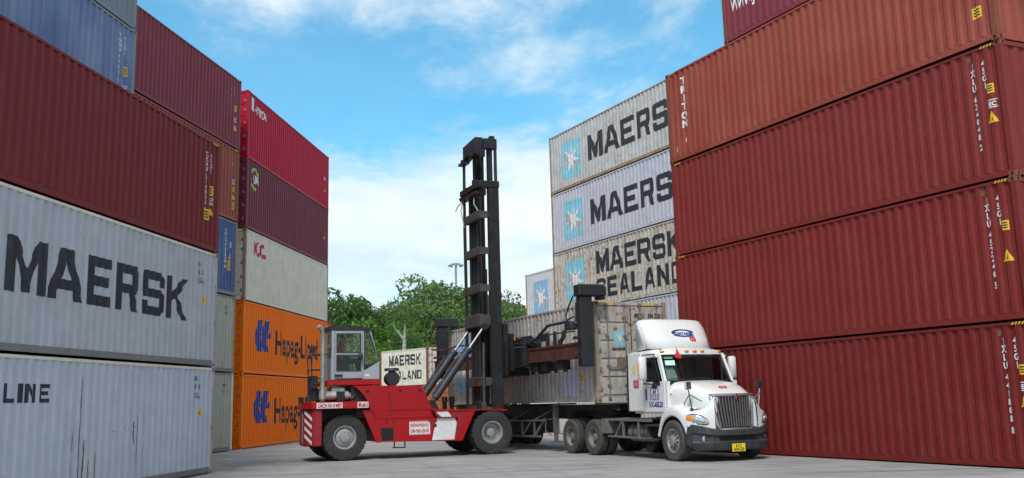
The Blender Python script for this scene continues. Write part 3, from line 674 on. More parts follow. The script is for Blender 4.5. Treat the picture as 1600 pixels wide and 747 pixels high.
M_cabd = paint('cab_dark_trim', (0.018, 0.02, 0.024, 1), 0.5, var=0.2)
M_alu = paint('dull_aluminium', (0.42, 0.41, 0.40, 1), 0.45, 0.5, var=0.35, scale=7, dirt=0.35, dirtcol=(0.09, 0.07, 0.05, 1))
M_chass = paint('dusty_chassis', (0.040, 0.036, 0.032, 1), 0.8, var=0.4, scale=3, dirt=0.4, dirtcol=(0.12, 0.10, 0.085, 1))
M_chasl = paint('dusty_grey_chassis', (0.16, 0.15, 0.14, 1), 0.75, var=0.35, scale=4, dirt=0.5, dirtcol=(0.07, 0.06, 0.05, 1))
M_truck = paint('truck_white', (0.72, 0.73, 0.72, 1), 0.30, var=0.06, scale=1.5, dirt=0.20, dirtcol=(0.42, 0.39, 0.34, 1), coat=0.5)
M_bump = paint('bumper_scuffed_black', (0.032, 0.038, 0.046, 1), 0.55, var=0.4, scale=3.5, dirt=0.45, dirtcol=(0.11, 0.11, 0.11, 1), bmp=0.08)
M_amber = paint('amber_lens', (0.85, 0.28, 0.02, 1), 0.2, var=0.1, coat=0.5)
M_plate = paint('plate_yellow', (0.85, 0.62, 0.02, 1), 0.4, var=0.08)
M_lens = paint('headlamp_lens', (0.55, 0.58, 0.60, 1), 0.08, 0.6, var=0.4, scale=18, coat=0.8)
M_seat = paint('seat_dark_cloth', (0.035, 0.033, 0.035, 1), 0.85, var=0.3)
M_curt = paint('maroon_curtain', (0.10, 0.03, 0.035, 1), 0.9, var=0.4, scale=9)
M_dash = paint('dashboard_grey', (0.06, 0.06, 0.062, 1), 0.7, var=0.2)
GL_cab = glass_mat('cab_glass', (0.88, 0.95, 0.92, 1), 0.8)
GL_trk = glass_mat('truck_glass', (0.50, 0.60, 0.57, 1), 0.9)
M_flag = paint('red_flag_cloth', (0.65, 0.01, 0.02, 1), 0.8, var=0.15)
M_paper = paint('pale_green_sticker', (0.45, 0.75, 0.66, 1), 0.6, var=0.1)
M_hvwhite = paint('white_band_paint', (0.68, 0.66, 0.66, 1), 0.5, var=0.1, dirt=0.2)

def tyre_mesh(R, W, r_in, lugs=28, deep=0.035, angled=0.5):
    mb = MB(); h = W/2; q = 0.10*R
    if not lugs:      # road tyre with circumferential grooves
        prof = [(r_in, -h*0.72), (r_in+0.02, -h*0.9), (R*0.80, -h), (R*0.93, -h*0.97), (R-0.008, -h*0.82)]
        for g_ in (-0.48, -0.16, 0.16, 0.48): prof += [(R, (g_-0.05)*h), (R-0.014, (g_-0.035)*h), (R-0.014, (g_+0.035)*h), (R, (g_+0.05)*h)]
        prof += [(R-0.008, h*0.82), (R*0.93, h*0.97), (R*0.80, h), (r_in+0.02, h*0.9), (r_in, h*0.72)]
        mb.lathe(prof, (0, 0, 0), (0, 1, 0), 64); return mb.mesh('tyre', True, angle=32)
    prof = [(r_in, -h*0.72), (r_in+0.02, -h*0.9), (R*0.82, -h), (R-q*0.5, -h*0.93), (R-deep, -h*0.80), (R-deep, 0), (R-deep, h*0.80), (R-q*0.5, h*0.93), (R*0.82, h), (r_in+0.02, h*0.9), (r_in, h*0.72)]
    mb.lathe(prof, (0, 0, 0), (0, 1, 0), 56)
    for k in range(lugs):      # tread blocks on both shoulders
        for sgn in (-1, 1):
            a = 2*pi*(k+(0.5 if sgn > 0 else 0))/lugs; b = bmesh.new(); bmesh.ops.create_cube(b, size=1)
            for v in b.verts:
                y = (0.02 if v.co.y < 0 else h*0.93)*1.0; tw = (y/h)*angled*(2*pi/lugs)
                ang = a+v.co.x*(2*pi/lugs)*0.58+tw; rr = (R if y < h*0.5 else R-q*0.25) if v.co.z > 0 else R-deep-0.025
                v.co = Vector((rr*cos(ang), sgn*y, rr*sin(ang)))
            mb.merge(b)
    return mb.mesh('tyre', True, angle=32)
def wheel(parent, x, y, z, R, W, face, tyre_key, mt, mr, dish=0.12, rim_r=0.55, holes=0, hub=0.12, front=False):
    """face = -1: outer face towards -y"""
    rr = R*rim_r
    me = shared(('ty', tyre_key), lambda: tyre_mesh(R, W, rr, lugs=24 if tyre_key.startswith('fork') else 0))
    o = put('wheel', None, None, parent, (x, y, z)); o.empty_display_size = 0.2
    o.rotation_euler = (0, random.uniform(0, 6), 0)
    put('tyre', me, mt, o)
    h = W/2*0.86
    mb = MB(); f = face
    if front:   # convex hub with bolt ring (steer axle)
        pr_ = [(rr+0.012, f*h*0.72), (rr+0.010, f*h*0.98), (rr-0.02, f*h*0.98), (rr-0.03, f*(h-0.05)), (rr*0.80, f*(h-0.085)), (rr*0.72, f*(h-0.04)), (rr*0.45, f*(h-0.015)), (rr*0.42, f*(h-0.015)), (rr*0.40, f*(h+0.03)), (rr*0.22, f*(h+0.045)), (0, f*(h+0.045))]
    else:       # deep dish
        pr_ = [(rr+0.012, f*h*0.72), (rr+0.010, f*h*0.98), (rr-0.025, f*h*0.98), (rr-0.035, f*(h-0.04)), (rr*0.82, f*(h-dish*0.7)), (rr*0.78, f*(h-dish)), (rr*0.50, f*(h-dish)), (rr*0.46, f*(h-dish+0.05)), (rr*0.34, f*(h-dish+0.09)), (0, f*(h-dish+0.10))]
    mb.lathe(pr_, (0, 0, 0), (0, 1, 0), 40)
    part('rim', mb, mr, o, smooth=True, angle=28)
    if holes:
        mb = MB(); yy = f*(h-0.030) if front else f*(h-dish+0.001)
        for k in range(holes):
            a = 2*pi*k/holes; c = Vector((rr*0.62*cos(a), yy, rr*0.62*sin(a)))
            mb.cyl(c-Vector((0, 0.004, 0)), c+Vector((0, 0.012*f if f < 0 else 0.012, 0)), rr*0.095, seg=12)
        o2 = part('hand_hole', mb, M_blk, o)
    mb = MB(); nb = 10; yb = f*(h-0.012) if front else f*(h-dish+0.004)
    for k in range(nb):
        a = 2*pi*k/nb; r_ = rr*(0.50 if front else 0.62)
        if holes and not front: r_ = rr*0.52
        c = Vector((r_*cos(a), yb, r_*sin(a))); mb.cyl(c, c+Vector((0, f*0.035, 0)), 0.016, seg=6)
    part('wheel_bolts', mb, mr, o)
    return o

# ------------------------------------------------------------------ white tractor truck
TC = Vector((3.40, 30.24, 0)); TH = radians(24.1); TR = atan2(-cos(TH), sin(TH))
truck = thing('tractor_truck', 'white long-nosed tractor truck with chrome grille and number 03, facing right', 'truck', TC, TR)
def both(fn):
    for s_ in (-1, 1): fn(s_)
# frame
mb = MB(); mb.box(-2.55, 4.3, -0.44, -0.36, 0.72, 1.0); mb.box(-2.55, 4.3, 0.36, 0.44, 0.72, 1.0)
for x in (-2.5, -1.1, 0.4, 1.6): mb.box(x, x+0.1, -0.36, 0.36, 0.76, 0.96)
part('chassis_rail', mb, M_chass, truck)
mb = MB(); mb.box(-1.7, -0.5, -0.5, 0.5, 1.001, 1.12, bev=0.03); mb.prism([(-1.95, 1.10), (-0.35, 1.10), (-0.2, 1.16), (-0.6, 1.22), (-1.6, 1.22), (-2.2, 1.02), (-2.3, 0.98)], -0.45, 0.45)
part('fifth_wheel', mb, M_chass, truck)
for x in (-1.81, -0.39):
    for s_ in (-1, 1):
        wheel(truck, x, s_*1.085, 0.50, 0.50, 0.27, s_, 'dual', M_tyre2, M_rimd, dish=0.13, rim_r=0.57, holes=8)
        wheel(truck, x, s_*0.765, 0.50, 0.50, 0.27, s_, 'dual', M_tyre2, M_rimd, dish=0.10, rim_r=0.57)
    mb = MB(); mb.cyl((x, -0.9, 0.5), (x, 0.9, 0.5), 0.08, seg=12); mb.lathe([(0, -0.25), (0.2, -0.2), (0.25, 0), (0.2, 0.2), (0, 0.25)], (x, 0, 0.5), (0, 1, 0), 16)
    part('rear_axle', mb, M_chass, truck, smooth=True)
for s_ in (-1, 1):
    wheel(truck, 3.78, s_*1.06, 0.50, 0.50, 0.30, s_, 'steer', M_tyre2, M_alu, rim_r=0.57, holes=10, front=True)
mb = MB(); mb.cyl((3.78, -0.9, 0.48), (3.78, 0.9, 0.48), 0.06, seg=10); mb.box(3.0, 4.4, -0.5, 0.5, 0.55, 0.9)
part('front_axle', mb, M_chass, truck)
# quarter fender bracket, battery box, fuel tank, steps behind the cab on each side
def side_kit(s_):
    mb = MB(); mb.prism([(0.12, 0.62), (0.42, 0.62), (0.36, 1.02), (0.10, 1.02)], s_*1.18, s_*0.62)
    part('quarter_fender', mb, M_chasl, truck)
    mb = MB()
    for z_ in (1.0, 0.55): mb.beam((0.35, s_*1.10, z_), (2.65, s_*1.10, z_-0.03), 0.06, 0.05)
    mb.beam((0.75, s_*1.10, 0.56), (1.15, s_*1.10, 0.99), 0.04, 0.05); mb.beam((1.18, s_*1.10, 0.54), (1.18, s_*1.10, 0.99), 0.05, 0.05); mb.beam((2.0, s_*1.10, 0.54), (2.0, s_*1.10, 0.98), 0.05, 0.05)
    mb.box(0.42, 2.55, min(s_*1.08, s_*0.46), max(s_*1.08, s_*0.46), 1.0, 1.03)
    part('side_rack', mb, M_chasl, truck)
    mb = MB(); mb.cyl((1.32, s_*0.80, 0.66), (2.35, s_*0.80, 0.66), 0.24, seg=28)
    part('fuel_tank', mb, M_chasl, truck, smooth=True)
    for x in (1.55, 2.12):
        mb = MB(); mb.cyl((x, s_*0.80, 0.66), (x+0.06, s_*0.80, 0.66), 0.252, seg=28); part('tank_strap', mb, M_chass, truck, smooth=True)
    mb = MB(); mb.box(0.5, 1.1, min(s_*1.0, s_*0.55), max(s_*1.0, s_*0.55), 0.48, 0.92, bev=0.03); part('battery_box', mb, M_chass, truck)
    mb = MB(); mb.box(2.42, 3.05, min(s_*1.14, s_*0.8), max(s_*1.14, s_*0.8), 0.48, 0.52); mb.box(2.42, 3.05, min(s_*1.14, s_*0.8), max(s_*1.14, s_*0.8), 0.84, 0.88)
    mb.box(2.42, 2.46, min(s_*1.14, s_*0.8), max(s_*1.14, s_*0.8), 0.52, 0.84); part('cab_step', mb, M_chass, truck)
both(side_kit)
# cab shell: roof, back wall, floor, pillars
CABW = 1.10
mb = MB()
mb.box(1.62, 1.70, -1.02, 1.02, 1.22, 2.72, bev=0.02)                       # back wall
mb.box(1.70, 3.2, -1.0, 1.0, 1.16, 1.24)
part('cab_back_wall', mb, M_truck, truck)
def roof_rows():
    rows = []
    for y in [-1.08, -1.04, -0.9, -0.5, 0, 0.5, 0.9, 1.04, 1.08]:
        e = abs(y)/1.08; fx = 3.20-0.30*e**3; top = 2.86-0.10*e**6; 
        rows.append([(1.62, y, 2.66 if e > .98 else top-0.02), (2.4, y, 2.66 if e > .98 else top), (fx-0.25, y, 2.66 if e > .98 else top-0.02), (fx-0.03, y, (2.66 if e > .98 else top-0.07)), (fx, y, 2.665), (fx-0.10, y, 2.60)])
    return rows
mb = MB(); mb.grid(roof_rows()); part('cab_roof', mb, M_truck, truck, smooth=True, angle=50)
for (y, x) in ((-0.88, 3.02), (-0.24, 3.185), (0.0, 3.20), (0.24, 3.185), (0.88, 3.02)):
    mb = MB(); b = bmesh.new(); bmesh.ops.create_uvsphere(b, u_segments=12, v_segments=8, radius=1)
    for v in b.verts: v.co = Vector((x-0.02+v.co.x*0.05, y+v.co.y*0.075, 2.745+v.co.z*0.032))
    mb.merge(b); part('marker_lamp', mb, M_amber, truck, smooth=True, angle=60)
def cab_side(s_):
    y0, y1 = s_*1.08, s_*1.02
    def pl(poly, name, mt, a=y0, b=y1, bev=0.0):
        mb = MB(); mb.prism(poly, a, b, bev=bev); return part(name, mb, mt, truck)
    # sleeper fairing panel with black edge behind it
    pl([(1.58, 1.22), (2.30, 1.22), (2.30, 2.74), (1.62, 2.74)], 'side_fairing', M_truck, s_*1.12, s_*1.03, 0.012)
    pl([(1.46, 1.20), (1.575, 1.20), (1.615, 2.72), (1.52, 2.72)], 'fairing_edge', M_blk, s_*1.10, s_*0.98)
    # door with its window openings
    d = MB()
    d.prism([(2.33, 1.20), (3.36, 1.20), (3.36, 1.97), (2.33, 1.97)], s_*1.10, s_*1.03, bev=0.008)
    d.prism([(2.33, 1.975), (2.42, 1.975), (2.42, 2.60), (2.33, 2.66)], s_*1.09, s_*1.03)
    d.prism([(2.42, 2.60), (3.02, 2.60), (3.00, 2.66), (2.33, 2.66)], s_*1.09, s_*1.03)
    d.prism([(2.83, 1.975), (2.87, 1.975), (2.87, 2.60), (2.83, 2.60)], s_*1.095, s_*1.035)
    dr = part('door', d, M_truck, truck)
    mb = MB(); mb.box(2.44, 2.50, min(s_*1.115, s_*1.10), max(s_*1.115, s_*1.10), 1.50, 1.80, bev=0.006); part('door_handle', mb, M_blk, dr)
    mb = MB(); mb.tube([(2.36, s_*1.13, 1.93), (2.95, s_*1.14, 1.90)], 0.014); mb.cyl((2.95, s_*1.09, 1.86), (2.95, s_*1.17, 1.86), 0.07, seg=14); part('grab_bar', mb, M_cabd, dr)
    mb = MB(); mb.prism([(2.421, 1.976), (2.829, 1.976), (2.829, 2.599), (2.421, 2.599)], s_*1.065, s_*1.055); part('side_window', mb, GL_trk, dr)
    mb = MB(); mb.prism([(2.871, 1.90), (3.17, 1.88), (3.14, 2.1), (2.96, 2.58), (2.871, 2.599)], s_*1.105, s_*1.10); part('quarter_window', mb, GL_trk, dr)
    mb = MB()
    pts = [(2.871, 1.90), (3.17, 1.88), (3.14, 2.1), (2.96, 2.58), (2.871, 2.599)]
    for i in range(5): a, b = pts[i], pts[(i+1) % 5]; mb.beam((a[0], s_*1.108, a[1]), (b[0], s_*1.108, b[1]), 0.02, 0.03, up=(0, 1, 0))
    part('window_seal', mb, M_blk, dr)
    pl([(3.365, 1.20), (3.46, 1.20), (3.46, 1.97), (3.365, 1.97)], 'cowl_side', M_truck, s_*1.08, s_*0.98)
    # A pillar
    mb = MB(); mb.beam((3.30, s_*1.03, 1.95), (2.98, s_*0.985, 2.67), 0.05, 0.10, up=(1, 0, 0.4), bev=0.01); part('door_pillar', mb, M_truck, truck)
both(cab_side)
# windshield: curved sheet, black surround, wipers
WB = lambda y: 3.50-0.22*(abs(y)/1.0)**2.2
WT = lambda y: 3.13-0.17*(abs(y)/1.0)**2.2
ys = [-0.99+1.98*k/12 for k in range(13)]
mb = MB(); mb.grid([[(WB(y), y*0.995, 1.97) for y in ys], [((WB(y)+WT(y))/2+0.012, y*0.985, 2.31) for y in ys], [(WT(y), y*0.955, 2.655) for y in ys]])
ws = part('windshield', mb, GL_trk, truck, smooth=True, angle=80)
mb = MB()
mb.tube([(WB(y)+0.008, y*0.995, 1.975) for y in ys], 0.022); mb.tube([(WT(y)+0.008, y*0.955, 2.65) for y in ys], 0.03)
for s_ in (-1, 1): mb.tube([(WB(0.99)+0.006, s_*0.985, 1.97), (WT(0.99)+0.006, s_*0.945, 2.655)], 0.028)
part('windshield_seal', mb, M_blk, ws)
for (ya, yb) in ((-0.15, -0.75), (0.35, -0.2)):
    mb = MB(); mb.tube([(WB(ya)+0.05, ya, 1.98), (WB(yb)+0.03, yb, 2.03), ], 0.012); mb.tube([(WB(yb)+0.02, yb-0.2, 2.02), (WB(yb)+0.03, yb+0.3, 2.05)], 0.01); part('wiper', mb, M_blk, ws)
decal('windshield_sticker', lambda bm: P(bm, [(0, 0), (0.26, 0), (0.26, 0.14), (0, 0.14)]), M_paper, ws, None, 0, (3.16, -0.90, 2.38), (radians(-25), 0, radians(72)))
decal('windshield_paper', lambda bm: P(bm, [(0, 0), (0.30, 0), (0.22, 0.36), (0, 0.36)]), paint('white_paper', (0.45, 0.5, 0.5, 1), 0.7, var=0.2, scale=8), ws, None, 0, (3.21, -0.90, 2.0), (radians(-25), 0, radians(72)))
decal('windshield_badge', lambda bm: P(bm, [(0, 0), (0.22, 0), (0.22, 0.05), (0, 0.05)]), paint('badge_dull_green', (0.16, 0.26, 0.08, 1), 0.6), ws, None, 0, (3.08, -0.88, 2.55), (radians(-25), 0, radians(72)))
mb = MB(); mb.box(2.95, 3.32, -0.92, 0.92, 1.75, 1.93, bev=0.05); part('dashboard', mb, M_dash, truck)
for y in (-0.52, 0.52):
    mb = MB(); mb.box(2.15, 2.62, y-0.24, y+0.24, 1.45, 1.62, bev=0.04); mb.box(2.08, 2.22, y-0.24, y+0.24, 1.6, 2.25, bev=0.05); mb.box(2.09, 2.19, y-0.13, y+0.13, 2.27, 2.45, bev=0.03)
    part('seat', mb, M_seat, truck)
mb = MB()
rows = [[(1.80+0.03*sin(k*1.9), -0.95+1.9*k/40, z_) for k in range(41)] for z_ in (1.7, 2.62)]
mb.grid(rows); part('curtain', mb, M_curt, truck)
mb = MB(); mb.lathe([(0.20, -0.012), (0.222, 0), (0.20, 0.012), (0.185, 0), (0.20, -0.012)], (2.82, 0.52, 1.98), (0.85, 0, -0.5), 20); part('steering_wheel', mb, M_blk, truck)
# roof deflector
def defl(y):
    e = min(1, abs(y)/1.0); k = e**4
    return [(1.90, 2.80), (1.91, 3.30), (1.92, 3.64-0.03*k), (2.00, 3.67-0.04*k), (2.14-0.06*k, 3.65-0.05*k), (2.36-0.14*k, 3.46-0.04*k), (2.64-0.26*k, 3.12), (2.84-0.36*k, 2.84)]
mb = MB(); yy = [-1.0, -0.985, -0.93, -0.8, -0.5, -0.2, 0.2, 0.5, 0.8, 0.93, 0.985, 1.0]
rows = []
for y in yy:
    e = max(0, (abs(y)-0.9)/0.1); sh = 0.05*e*e
    rows.append([(x-sh if i > 3 else x, y, z_-(sh*0.8 if i in (2, 3, 4) else 0)) for i, (x, z_) in enumerate(defl(y))])
mb.grid(rows)
mb.poly([(x, -1.0, z_) for x, _, z_ in rows[0]]); mb.poly([(x, 1.0, z_) for x, _, z_ in rows[-1]][::-1])
dfl = part('roof_deflector', mb, M_truck, truck, smooth=True, angle=40)
sol = dfl.modifiers.new('s', 'SOLIDIFY'); sol.thickness = 0.012; sol.offset = -1
mb = MB(); mb.tube([(2.9, -0.85, 2.80), (1.95, -1.0, 2.78)], 0.012); part('roof_seam', mb, M_cabd, truck)
# logos on the deflector (tilted sheet just in front of it)
def on_defl(nm, fn, mt, y0, s0, sc=1.0, lift=0.012):
    """fn draws in (y along truck left, s up the slope); wrap over the deflector front"""
    bm = bmesh.new(); fn(bm); bmesh.ops.triangulate(bm, faces=list(bm.faces))
    bmesh.ops.subdivide_edges(bm, edges=list(bm.edges), cuts=1)
    zs0 = 2.84
    for v in bm.verts:
        y = y0+v.co.x*sc; z_ = s0+v.co.z*sc; pr_ = defl(y)[4:]
        for i in range(len(pr_)-1):
            (xa, za), (xb, zb) = pr_[i], pr_[i+1]
            if zb <= z_ <= za or i == len(pr_)-2:
                t_ = (za-z_)/(za-zb); x = xa+(xb-xa)*t_; break
        v.co = Vector((x+lift, y, z_+lift*0.6))
    me = bpy.data.meshes.new(nm); bm.to_mesh(me); bm.free(); return put(nm, me, mt, dfl)
def oval(bm, cx_, cz_, rx, rz, r2=0.0, n=24, a0=0, a1=360):
    for k in range(n):
        p, q = radians(a0+(a1-a0)*k/n), radians(a0+(a1-a0)*(k+1)/n)
        if r2: P(bm, [(cx_+rx*r2*cos(p), cz_+rz*r2*sin(p)), (cx_+rx*cos(p), cz_+rz*sin(p)), (cx_+rx*cos(q), cz_+rz*sin(q)), (cx_+rx*r2*cos(q), cz_+rz*r2*sin(q))])
        else: P(bm, [(cx_, cz_), (cx_+rx*cos(p), cz_+rz*sin(p)), (cx_+rx*cos(q), cz_+rz*sin(q))])
on_defl('deflector_logo', lambda bm: (oval(bm, 0, 0.02, 0.36, 0.10, 0.72, a0=10, a1=200), oval(bm, 0, -0.01, 0.36, 0.08, 0.60, a0=200, a1=330), font_text(bm, 'CONTAINER', -0.30, -0.035, 0.07, width=0.62, bold=0.03)), M_navy, 0.10, 3.24)
on_defl('fleet_number', lambda bm: font_text(bm, '03', 0, 0, 0.13, bold=0.05), M_redl, 0.22, 3.03)
# hood: loft of half sections
def hood_sec(x):
    t_ = (x-3.40)/(4.74-3.40)
    top = 1.985-0.10*t_-0.29*t_**2.4; wd = 1.0-0.34*t_**1.2; low = 1.16-0.36*t_**0.8
    sh = top-0.10-0.02*t_
    return [(0, top), (wd*0.30, top-0.004), (wd*0.58, top-0.02), (wd*0.80, top-0.05), (wd*0.93, sh-0.03), (wd*1.0, sh-0.14), (wd*1.02, sh-0.32), (wd*1.04, low)]
mb = MB(); rows = []
for x in [3.40, 3.5, 3.7, 3.95, 4.2, 4.42, 4.58, 4.68, 4.74]:
    sc_ = hood_sec(x); rows.append([(x, -y, z_) for y, z_ in sc_[::-1]]+[(x, y, z_) for y, z_ in sc_[1:]])
mb.grid(rows); mb.poly(rows[-1][::-1])
hood = part('hood', mb, M_truck, truck, smooth=True, angle=60)
mb = MB(); mb.grid([[(3.395, -1.03, 1.2), (3.395, 1.03, 1.2)], [(3.395, -1.0, 1.95), (3.395, 1.0, 1.95)]]); part('firewall', mb, M_blk, truck)
# fenders with wheel arch
def fender(s_):
    AX, AZ, AR = 3.78, 0.50, 0.60
    def topz(x):
        pts = [(3.10, 0.62), (3.16, 0.95), (3.28, 1.20), (3.48, 1.34), (3.75, 1.38), (4.05, 1.34), (4.3, 1.265), (4.42, 1.24)]
        for (xa, za), (xb, zb) in zip(pts, pts[1:]):
            if xa <= x <= xb: return za+(zb-za)*(x-xa)/(xb-xa)
        return pts[-1][1] if x > 4.6 else pts[0][1]
    xs = [3.10, 3.13, 3.16, 3.22, 3.28, 3.38, 3.48, 3.62, 3.75, 3.9, 4.05, 4.18, 4.3, 4.36, 4.40]
    rows = []
    for x in xs:
        dx = x-AX; bz = AZ+sqrt(max(0, AR*AR-dx*dx)) if abs(dx) < AR else (0.60 if dx < 0 else 0.82)
        if dx > 0 and abs(dx) < AR: bz = max(bz, 0.60 if abs(dx) < AR*0.98 else 0.82)
        if x <= 3.181: bz = 0.58
        tz = max(topz(x), bz+0.05); f = 0.0 if x < 4.1 else ((x-4.1)/0.30)**1.6*0.035
        oy = 1.20-f
        rows.append([(x, s_*(oy-0.03), bz), (x, s_*oy, bz+0.03), (x, s_*oy, bz+(tz-bz)*0.45), (x, s_*(oy-0.02), bz+(tz-bz)*0.70), (x, s_*(oy-0.075), bz+(tz-bz)*0.9), (x, s_*(oy-0.17), tz), (x, s_*(oy-0.36), tz+0.035), (x, s_*min(0.62, oy-0.4), tz+0.05)])
    mb = MB(); mb.grid(rows); fd = part('fender', mb, M_truck, truck, smooth=True, angle=45)
    # arch lip and inner liner
    mb = MB(); n = 16
    aa = [radians(178-176*k/n) for k in range(n+1)]
    mb.grid([[(AX+(AR-0.0)*cos(a), s_*1.165, AZ+AR*sin(a)) for a in aa], [(AX+(AR-0.01)*cos(a), s_*0.62, AZ+(AR-0.01)*sin(a)) for a in aa]])
    part('wheel_arch_liner', mb, M_blk, fd)
    # nose: swept from the fender round to the grille
    Q = [(4.39, 1.168, 1.235, .86), (4.50, 1.115, 1.225, .83), (4.60, 1.04, 1.215, .80), (4.69, .94, 1.23, .78), (4.76, .83, 1.29, .77), (4.81, .72, 1.40, .76), (4.835, .63, 1.54, .76)]
    def qn(i):
        a = Q[max(0, i-1)]; b = Q[min(len(Q)-1, i+1)]; d = Vector((b[0]-a[0], b[1]-a[1], 0)).normalized(); return Vector((-d.y, d.x, 0)) if False else Vector((abs(d.y), abs(d.x), 0))
    cols = []
    for i, (x, y, zt, zb) in enumerate(Q):
        n_ = qn(i); pr_ = [(0, zb), (0.015, zb+(zt-zb)*.35), (0.0, zb+(zt-zb)*.75), (-0.035, zt-0.045), (-0.09, zt-0.008), (-0.18, zt+0.012), (-0.36, zt+0.03)]
        cols.append([(x+n_.x*d_, s_*(y+n_.y*d_), z_) for d_, z_ in pr_])
    mb = MB(); mb.grid(cols); part('nose_panel', mb, M_truck, truck, smooth=True, angle=70)
    base = [(0.15, 1.06, .045), (0.8, 1.055, .075), (1.6, 1.04, .095), (2.4, 1.02, .10), (3.2, .995, .095), (4.0, .965, .075), (4.5, .95, .04)]
    def qp(u, off):
        i = min(len(Q)-2, int(u)); t_ = u-i; a, b = Q[i], Q[i+1]; n_ = qn(i).lerp(qn(i+1), t_)
        return a[0]+(b[0]-a[0])*t_+n_.x*off, a[1]+(b[1]-a[1])*t_+n_.y*off
    def strip(rng_, offs):
        return [[(qp(u, o_)[0], s_*qp(u, o_)[1], z_+h*k) for u, z_, h in rng_] for k, o_ in offs]
    mb = MB(); mb.grid(strip(base, ((-1, .012), (-.8, .026), (-.2, .036), (.5, .032), (.85, .022), (1, .008)))); hl_ = part('headlight', mb, M_lens, truck, smooth=True, angle=80)
    mb = MB(); mb.grid(strip(base, ((-1.25, .012), (-1.0, .0165)))); mb.grid(strip(base, ((1.0, .0165), (1.22, .002)))); part('lamp_bezel', mb, M_cabd, hl_)
    mb = MB(); mb.grid(strip(base[:3], ((-.7, .032), (-.1, .042), (.5, .040), (.8, .030)))); part('turn_signal', mb, M_amber, hl_, smooth=True)
    for u, z_ in ((2.2, 1.02), (3.3, .995)):
        x_, y_ = qp(u, .030); n_ = qn(int(round(u))); c = Vector((x_, s_*y_, z_)); d_ = Vector((n_.x, s_*n_.y, 0))
        mb = MB(); mb.lathe([(0.062, 0.0), (0.058, 0.012), (0.04, 0.016), (0, 0.018)], c, d_, 18); part('lamp_reflector', mb, M_chrome, hl_, smooth=True)
    mb = MB(); mb.box(3.44, 4.30, min(s_*0.94, s_*0.60), max(s_*0.94, s_*0.60), 0.84, 1.14); part('inner_fender', mb, M_blk, truck)
both(fender)
# grille
def gx(y, z_): return 4.90-0.14*(abs(y)/0.62)**2-0.05*(z_-0.78)
def gw(z_): return 0.50+0.13*((z_-0.74)/0.84)**0.7 if z_ > 0.74 else 0.5
mb = MB()
mb.grid([[(gx(y*gw(z_)/0.6, z_)-0.05, y*gw(z_)/0.6, z_) for y in [-0.6+1.2*k/10 for k in range(11)]] for z_ in (0.75, 1.0, 1.3, 1.58)])
grl = part('grille', mb, M_blk, truck)
mb = MB()
def gpt(u, z_): y = u*gw(z_); return Vector((gx(y, z_), y, z_))
ring = [gpt(-1+2*k/14, 1.60) for k in range(15)]+[gpt(1, 1.60-0.86*k/6) for k in range(1, 7)]+[gpt(1-2*k/14, 0.74) for k in range(1, 15)]+[gpt(-1, 0.74+0.86*k/6) for k in range(1, 7)]
inner = [Vector((p.x-0.02, p.y*0.87, 1.17+(p.z-1.17)*0.87)) for p in ring]; outer = [Vector((p.x-0.05, p.y*1.05, 1.17+(p.z-1.17)*1.05)) for p in ring]
mb.grid([outer, ring, [Vector((p.x+0.012, p.y*0.94, 1.17+(p.z-1.17)*0.94)) for p in ring], inner], close=True)
part('grille_surround', mb, M_satin, grl, smooth=True, angle=80)
for k in range(14):
    u = -0.84+1.68*k/13; mb = MB()
    pts0 = [gpt(u, z_) for z_ in (0.82, 1.0, 1.2, 1.4, 1.53)]
    mb.grid([[p+Vector((-0.03, -0.010, 0)) for p in pts0], [p+Vector((0.0, -0.012, 0)) for p in pts0], [p+Vector((0.0, 0.012, 0)) for p in pts0], [p+Vector((-0.03, 0.010, 0)) for p in pts0]])
    part('grille_bar', mb, M_satin, grl)
mb = MB(); mb.prism([(-0.035, 1.62), (0.035, 1.62), (0.05, 1.55), (0.0, 1.46), (-0.05, 1.55)], 4.88, 4.905, 'yz', bev=0.005); part('grille_emblem', mb, M_chrome, grl)
mb = MB(); mb.prism([(-0.02, 1.60), (0.02, 1.60), (0.025, 1.56), (0.0, 1.50), (-0.025, 1.56)], 4.906, 4.91, 'yz'); part('emblem_mark', mb, M_redl, grl)
# bumper: profile swept around the nose
path = [(4.20, -1.22), (4.40, -1.225), (4.62, -1.17), (4.80, -1.02), (4.92, -0.80), (4.98, -0.5), (5.0, -0.2), (5.0, 0.2), (4.98, 0.5), (4.92, 0.80), (4.80, 1.02), (4.62, 1.17), (4.40, 1.225), (4.20, 1.22)]
path = [(x-0.07, y*0.955) for x, y in path]
def brow(i, x, y):
    c = abs(y) < 0.75; d = Vector((0, 0, 0))
    n_ = Vector((x-4.3, y, 0)).normalized()
    ins = 0.10 if abs(y) < 0.55 else (0.06 if abs(y) < 1.1 else 0)
    lowz = 0.27 if x > 4.5 else 0.40
    L_ = [(-0.10, 0.905), (-0.01, 0.90), (0.0, 0.80), (0.0, 0.70), (-ins, 0.66), (-ins, 0.50), (0.0, 0.46), (-0.015, 0.34), (-0.06, lowz), (-0.16, lowz)]
    if x < 4.5: L_ = [(-0.08, 0.93), (-0.01, 0.92), (0.0, 0.82), (0.0, 0.70), (0.0, 0.6), (0.0, 0.5), (0, 0.46), (-0.01, 0.43), (-0.03, lowz), (-0.1, lowz)]
    sag = 0.15*max(0.0, min(1.0, (1.12-abs(y))/0.5))
    return [(x+n_.x*d_, y+n_.y*d_, z_-(sag if z_ > 0.78 else (sag*0.5 if z_ > 0.68 else 0))) for d_, z_ in L_]
mb = MB(); mb.grid([brow(i, x, y) for i, (x, y) in enumerate(path)])
bmp_ = part('front_bumper', mb, M_bump, truck, smooth=True, angle=30)
sol = bmp_.modifiers.new('s', 'SOLIDIFY'); sol.thickness = 0.03; sol.offset = -1
